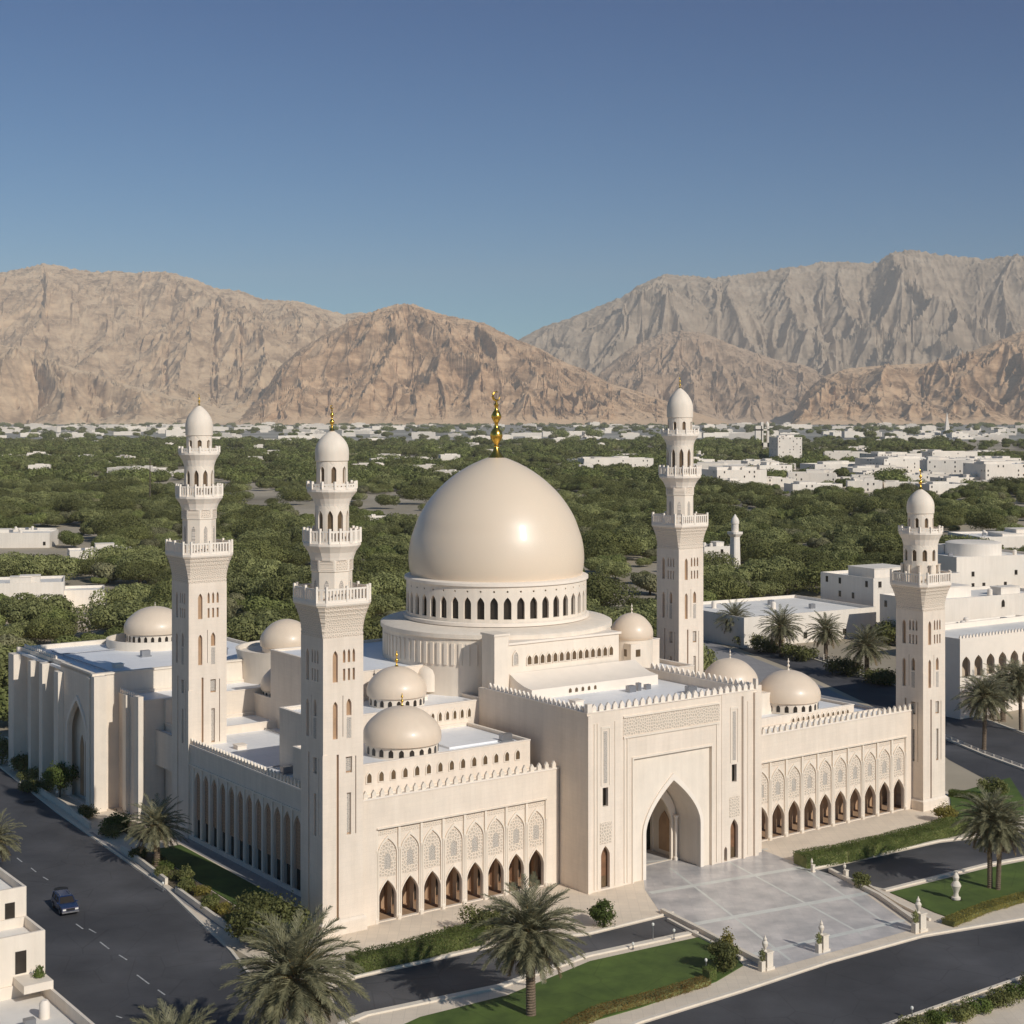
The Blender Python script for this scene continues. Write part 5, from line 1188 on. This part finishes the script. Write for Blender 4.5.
def mrock(name, c0, c1, c2, sc):
    m = bpy.data.materials.new(name); m.use_nodes = True; n = m.node_tree.nodes; l = m.node_tree.links; b = n['Principled BSDF']; b.inputs['Roughness'].default_value = .95; b.inputs['Specular IOR Level'].default_value = .1
    tc = n.new('ShaderNodeTexCoord'); mp_ = n.new('ShaderNodeMapping'); mp_.inputs['Scale'].default_value = (1,1,2.5); l.new(tc.outputs['Object'], mp_.inputs[0])
    no = n.new('ShaderNodeTexNoise'); no.inputs['Scale'].default_value = sc*2.2; no.inputs['Detail'].default_value = 14; no.inputs['Roughness'].default_value = .74; l.new(mp_.outputs[0], no.inputs['Vector'])
    cr = n.new('ShaderNodeValToRGB'); e = cr.color_ramp.elements; e[0].position = .40; e[0].color = (*c0,1); e[1].position = .60; e[1].color = (*c2,1); k = e.new(.5); k.color = (*c1,1)
    l.new(no.outputs[0], cr.inputs[0])
    # scree: gentle slopes are paler than rock faces
    ge = n.new('ShaderNodeNewGeometry'); sp = n.new('ShaderNodeSeparateXYZ'); l.new(ge.outputs['Normal'], sp.inputs[0]); mr = n.new('ShaderNodeMapRange'); mr.inputs[1].default_value = .86; mr.inputs[2].default_value = .99; l.new(sp.outputs[2], mr.inputs[0])
    mx = n.new('ShaderNodeMix'); mx.data_type = 'RGBA'; l.new(mr.outputs[0], mx.inputs[0]); l.new(cr.outputs[0], mx.inputs[6]); mx.inputs[7].default_value = (*[min(1,c*1.25) for c in c2],1)
    l.new(mx.outputs[2], b.inputs['Base Color'])
    n2 = n.new('ShaderNodeTexNoise'); n2.inputs['Scale'].default_value = sc*5; n2.inputs['Detail'].default_value = 12; n2.inputs['Roughness'].default_value = .7; l.new(tc.outputs['Object'], n2.inputs['Vector'])
    bp = n.new('ShaderNodeBump'); bp.inputs['Strength'].default_value = 1; bp.inputs['Distance'].default_value = 12; l.new(n2.outputs[0], bp.inputs['Height']); l.new(bp.outputs[0], b.inputs['Normal']); return m
rockA = mrock('tan_rock', (0.30,0.195,0.115), (0.52,0.36,0.22), (0.68,0.495,0.31), .0012)
rockB = mrock('brown_rock', (0.24,0.14,0.075), (0.48,0.305,0.175), (0.68,0.46,0.275), .0015)
rockD = mrock('hazed_brown_rock', (0.24,0.155,0.095), (0.44,0.30,0.19), (0.58,0.41,0.27), .0015)  # greyer brown sets this hill apart, extra haze put into the rock colour
rockC = mrock('grey_rock', (0.30,0.23,0.16), (0.42,0.325,0.23), (0.50,0.40,0.29), .0010)
def gullies(px, py, dx, dy, seed):
    """cellular ripples aligned with a direction field: water-cut gullies"""
    rs = np.random.RandomState(seed); HX = rs.rand(256,256)*.5; HY = rs.rand(256,256)*.5
    ix = np.floor(px).astype(int); iy = np.floor(py).astype(int); fx_ = px-ix; fy_ = py-iy; va = 0; wt = 0
    for i in range(-2, 2):
        for j in range(-2, 2):
            ox = fx_+i-HX[(ix-i)&255,(iy-j)&255]; oy = fy_+j-HY[(ix-i)&255,(iy-j)&255]; w = np.exp(-(ox*ox+oy*oy)*2.2)
            va = va+np.cos((ox*dx+oy*dy)*2*PI)*w; wt = wt+w
    return va/wt
def mountain(name, prof, D0, D1, m_, seed, fx, nx=760, nr=230, carve=.5, sharp=1.0, slant=.6, detail=.10, gl=.12):
    D0 *= .82; D1 *= .82; fx *= .82
    X = np.array([a[0] for a in prof], float); Yp = np.array([a[1] for a in prof], float)
    az = np.linspace(X[0], X[-1], nx); sk = np.interp(az, X, Yp); ker = np.ones(9)/9; sk = np.convolve(np.pad(sk, 4, 'edge'), ker, 'valid')
    t = np.concatenate([np.linspace(0, 1, int(nr*.85)), np.linspace(1.02, 1.6, nr-int(nr*.85))])
    A, Tt = np.meshgrid(az, t); D = D0+(D1-D0)*Tt
    skA = np.interp(A, az, sk); Hr = np.maximum((HZ-skA)*D1/F+HC*np.clip((HZ-skA)/20, 0, 1), 0)
    g = np.where(Tt <= 1, np.clip(Tt,0,1)**1.1, np.clip(1-(Tt-1)*1.2, 0, 1))
    xm = (A-512)*D/F; wx = perlin(xm/(fx*2.2), D/(fx*2.2), seed+50)*.8
    n1 = ridged(xm/(fx*2.2)+wx+slant*D/fx*.4, D/fx*.24+wx*.5, seed, 2, .4)
    env = np.clip(Tt*5, 0, 1)*np.where(Tt <= 1, 1-.94*np.clip(Tt,0,1)**3.5, .06)
    Z = Hr*g+Hr*.75*np.clip(g*1.5,0,1)*(n1-.5)*carve*env
    L = fx*1.15
    for o in range(5):
        gy = np.gradient(Z, axis=0)/np.maximum(np.gradient(D, axis=0), 1); gx = np.gradient(Z, axis=1)/np.maximum(np.gradient(xm, axis=1), .1); gy = gy+.06
        m = np.sqrt(gx*gx+gy*gy)+1e-4
        e = gullies(xm/L+37.2, D/L+11.7, -gy/m*1.0, gx/m*1.0, seed+60+o)
        e = 1-np.abs(e)**.75*2 if o < 2 else e          # sharp crests on the big spurs
        Z = Z+L*gl*e*np.clip(m*2.2, 0, 1.2)*np.clip(Hr/500,0,1)*np.maximum(env, .10*np.clip(Tt*3,0,1))*(1.15, 1.0, .7, .5, .5)[o]
        L *= .5
    n3 = ridged(xm/(fx*.1), D/(fx*.1), seed+20, 4, .55); Z = Z+(n3-.4)*Hr*.02*np.clip(Tt*3,0,1)
    Z = np.where(Hr < 5, -30, Z); Z = np.maximum(Z, -30); Z[0,:] = -30; Z[:,0] = -30; Z[:,-1] = -30; Z[-1,:] = -30
    PX = (A-512)/F*D; P = np.stack([PX, D, Z], -1).reshape(-1,3); nR, nX = A.shape
    i = np.arange(nR-1)[:,None]*nX+np.arange(nX-1)[None,:]; Q = np.stack([i, i+1, i+nX+1, i+nX], -1).reshape(-1)
    me = bpy.data.meshes.new(name); me.vertices.add(len(P)); me.vertices.foreach_set('co', P.astype(np.float32).ravel()); nf = len(Q)//4
    me.loops.add(len(Q)); me.loops.foreach_set('vertex_index', Q.astype(np.int32)); me.polygons.add(nf); me.polygons.foreach_set('loop_start', np.arange(0,len(Q),4,dtype=np.int32))
    me.update(calc_edges=True); me.polygons.foreach_set('use_smooth', np.ones(nf, dtype=bool)); me.materials.append(m_)
    o = bpy.data.objects.new(name, me); C.objects.link(o); o['kind'] = 'structure'; return o
mountain('hills', [(-900,372),(-700,330),(-480,306),(-300,318),(-160,300),(-60,286),(0,275),(45,264),(75,270),(110,272),(140,273),(165,272),(190,278),(215,288),(240,290),(260,298),(300,303),(320,309),(345,314),(362,312),(400,330),(460,350),(520,385),(580,418)], 19000, 27000, rockA, 3, 1900, 2300, 420, .5, gl=.062)
mountain('hills', [(215,418),(240,412),(262,398),(280,368),(300,350),(330,334),(350,322),(372,312),(395,306),(415,306),(435,313),(455,318),(480,325),(500,334),(520,342),(545,352),(560,361),(585,370),(610,384),(650,396),(690,408),(730,418)], 16500, 20500, rockB, 14, 1200, 1300, 420, .6, gl=.085)
mountain('hills', [(470,418),(500,352),(520,338),(545,326),(560,322),(600,308),(625,298),(640,286),(665,276),(690,276),(720,278),(750,274),(790,268),(820,262),(840,262),(860,264),(880,262),(895,254),(910,250),(930,251),(945,254),(980,260),(1024,258),(1080,262),(1180,272),(1400,300),(1700,350)], 23500, 28500, rockC, 25, 1900, 1900, 400, .6, slant=1.0, gl=.09)
mountain('hills', [(560,418),(585,395),(600,372),(620,356),(640,344),(660,335),(680,331),(700,333),(715,338),(735,347),(760,356),(775,360),(800,364),(820,371),(850,374),(870,388),(900,402),(960,418)], 20500, 25000, rockD, 36, 1300, 900, 340, .55, gl=.08)
mountain('hills', [(790,418),(806,392),(825,376),(850,369),(880,366),(905,364),(925,364),(950,360),(970,352),(985,346),(1000,340),(1024,331),(1060,322),(1120,316),(1200,330),(1350,372),(1500,418)], 17000, 20500, rockB, 47, 1200, 900, 340, .6, gl=.09)
mountain('hills', [(-600,418),(-400,380),(-200,360),(-100,346),(-40,340),(0,345),(40,356),(80,372),(120,384),(170,396),(230,408),(290,418)], 17500, 20000, rockA, 58, 1500, 500, 160, .5)

# ------------------------------------------------------------ haze
hz = MB(); hz.box(-30000, 30000, -1900, 27900, -40, 2650)
hm = bpy.data.materials.new('haze'); hm.use_nodes = True; hn_ = hm.node_tree.nodes; hn_.remove(hn_['Principled BSDF'])
pv = hn_.new('ShaderNodeVolumePrincipled'); pv.inputs['Color'].default_value = (0.97, 0.92, 0.85, 1); pv.inputs['Density'].default_value = 0.000032; pv.inputs['Anisotropy'].default_value = -0.15
hm.node_tree.links.new(pv.outputs[0], hn_['Material Output'].inputs['Volume'])
ho = hz.build('haze', hm); ho['kind'] = 'stuff'; tag(ho, 'thin pale desert haze over the plain and hills', 'haze')
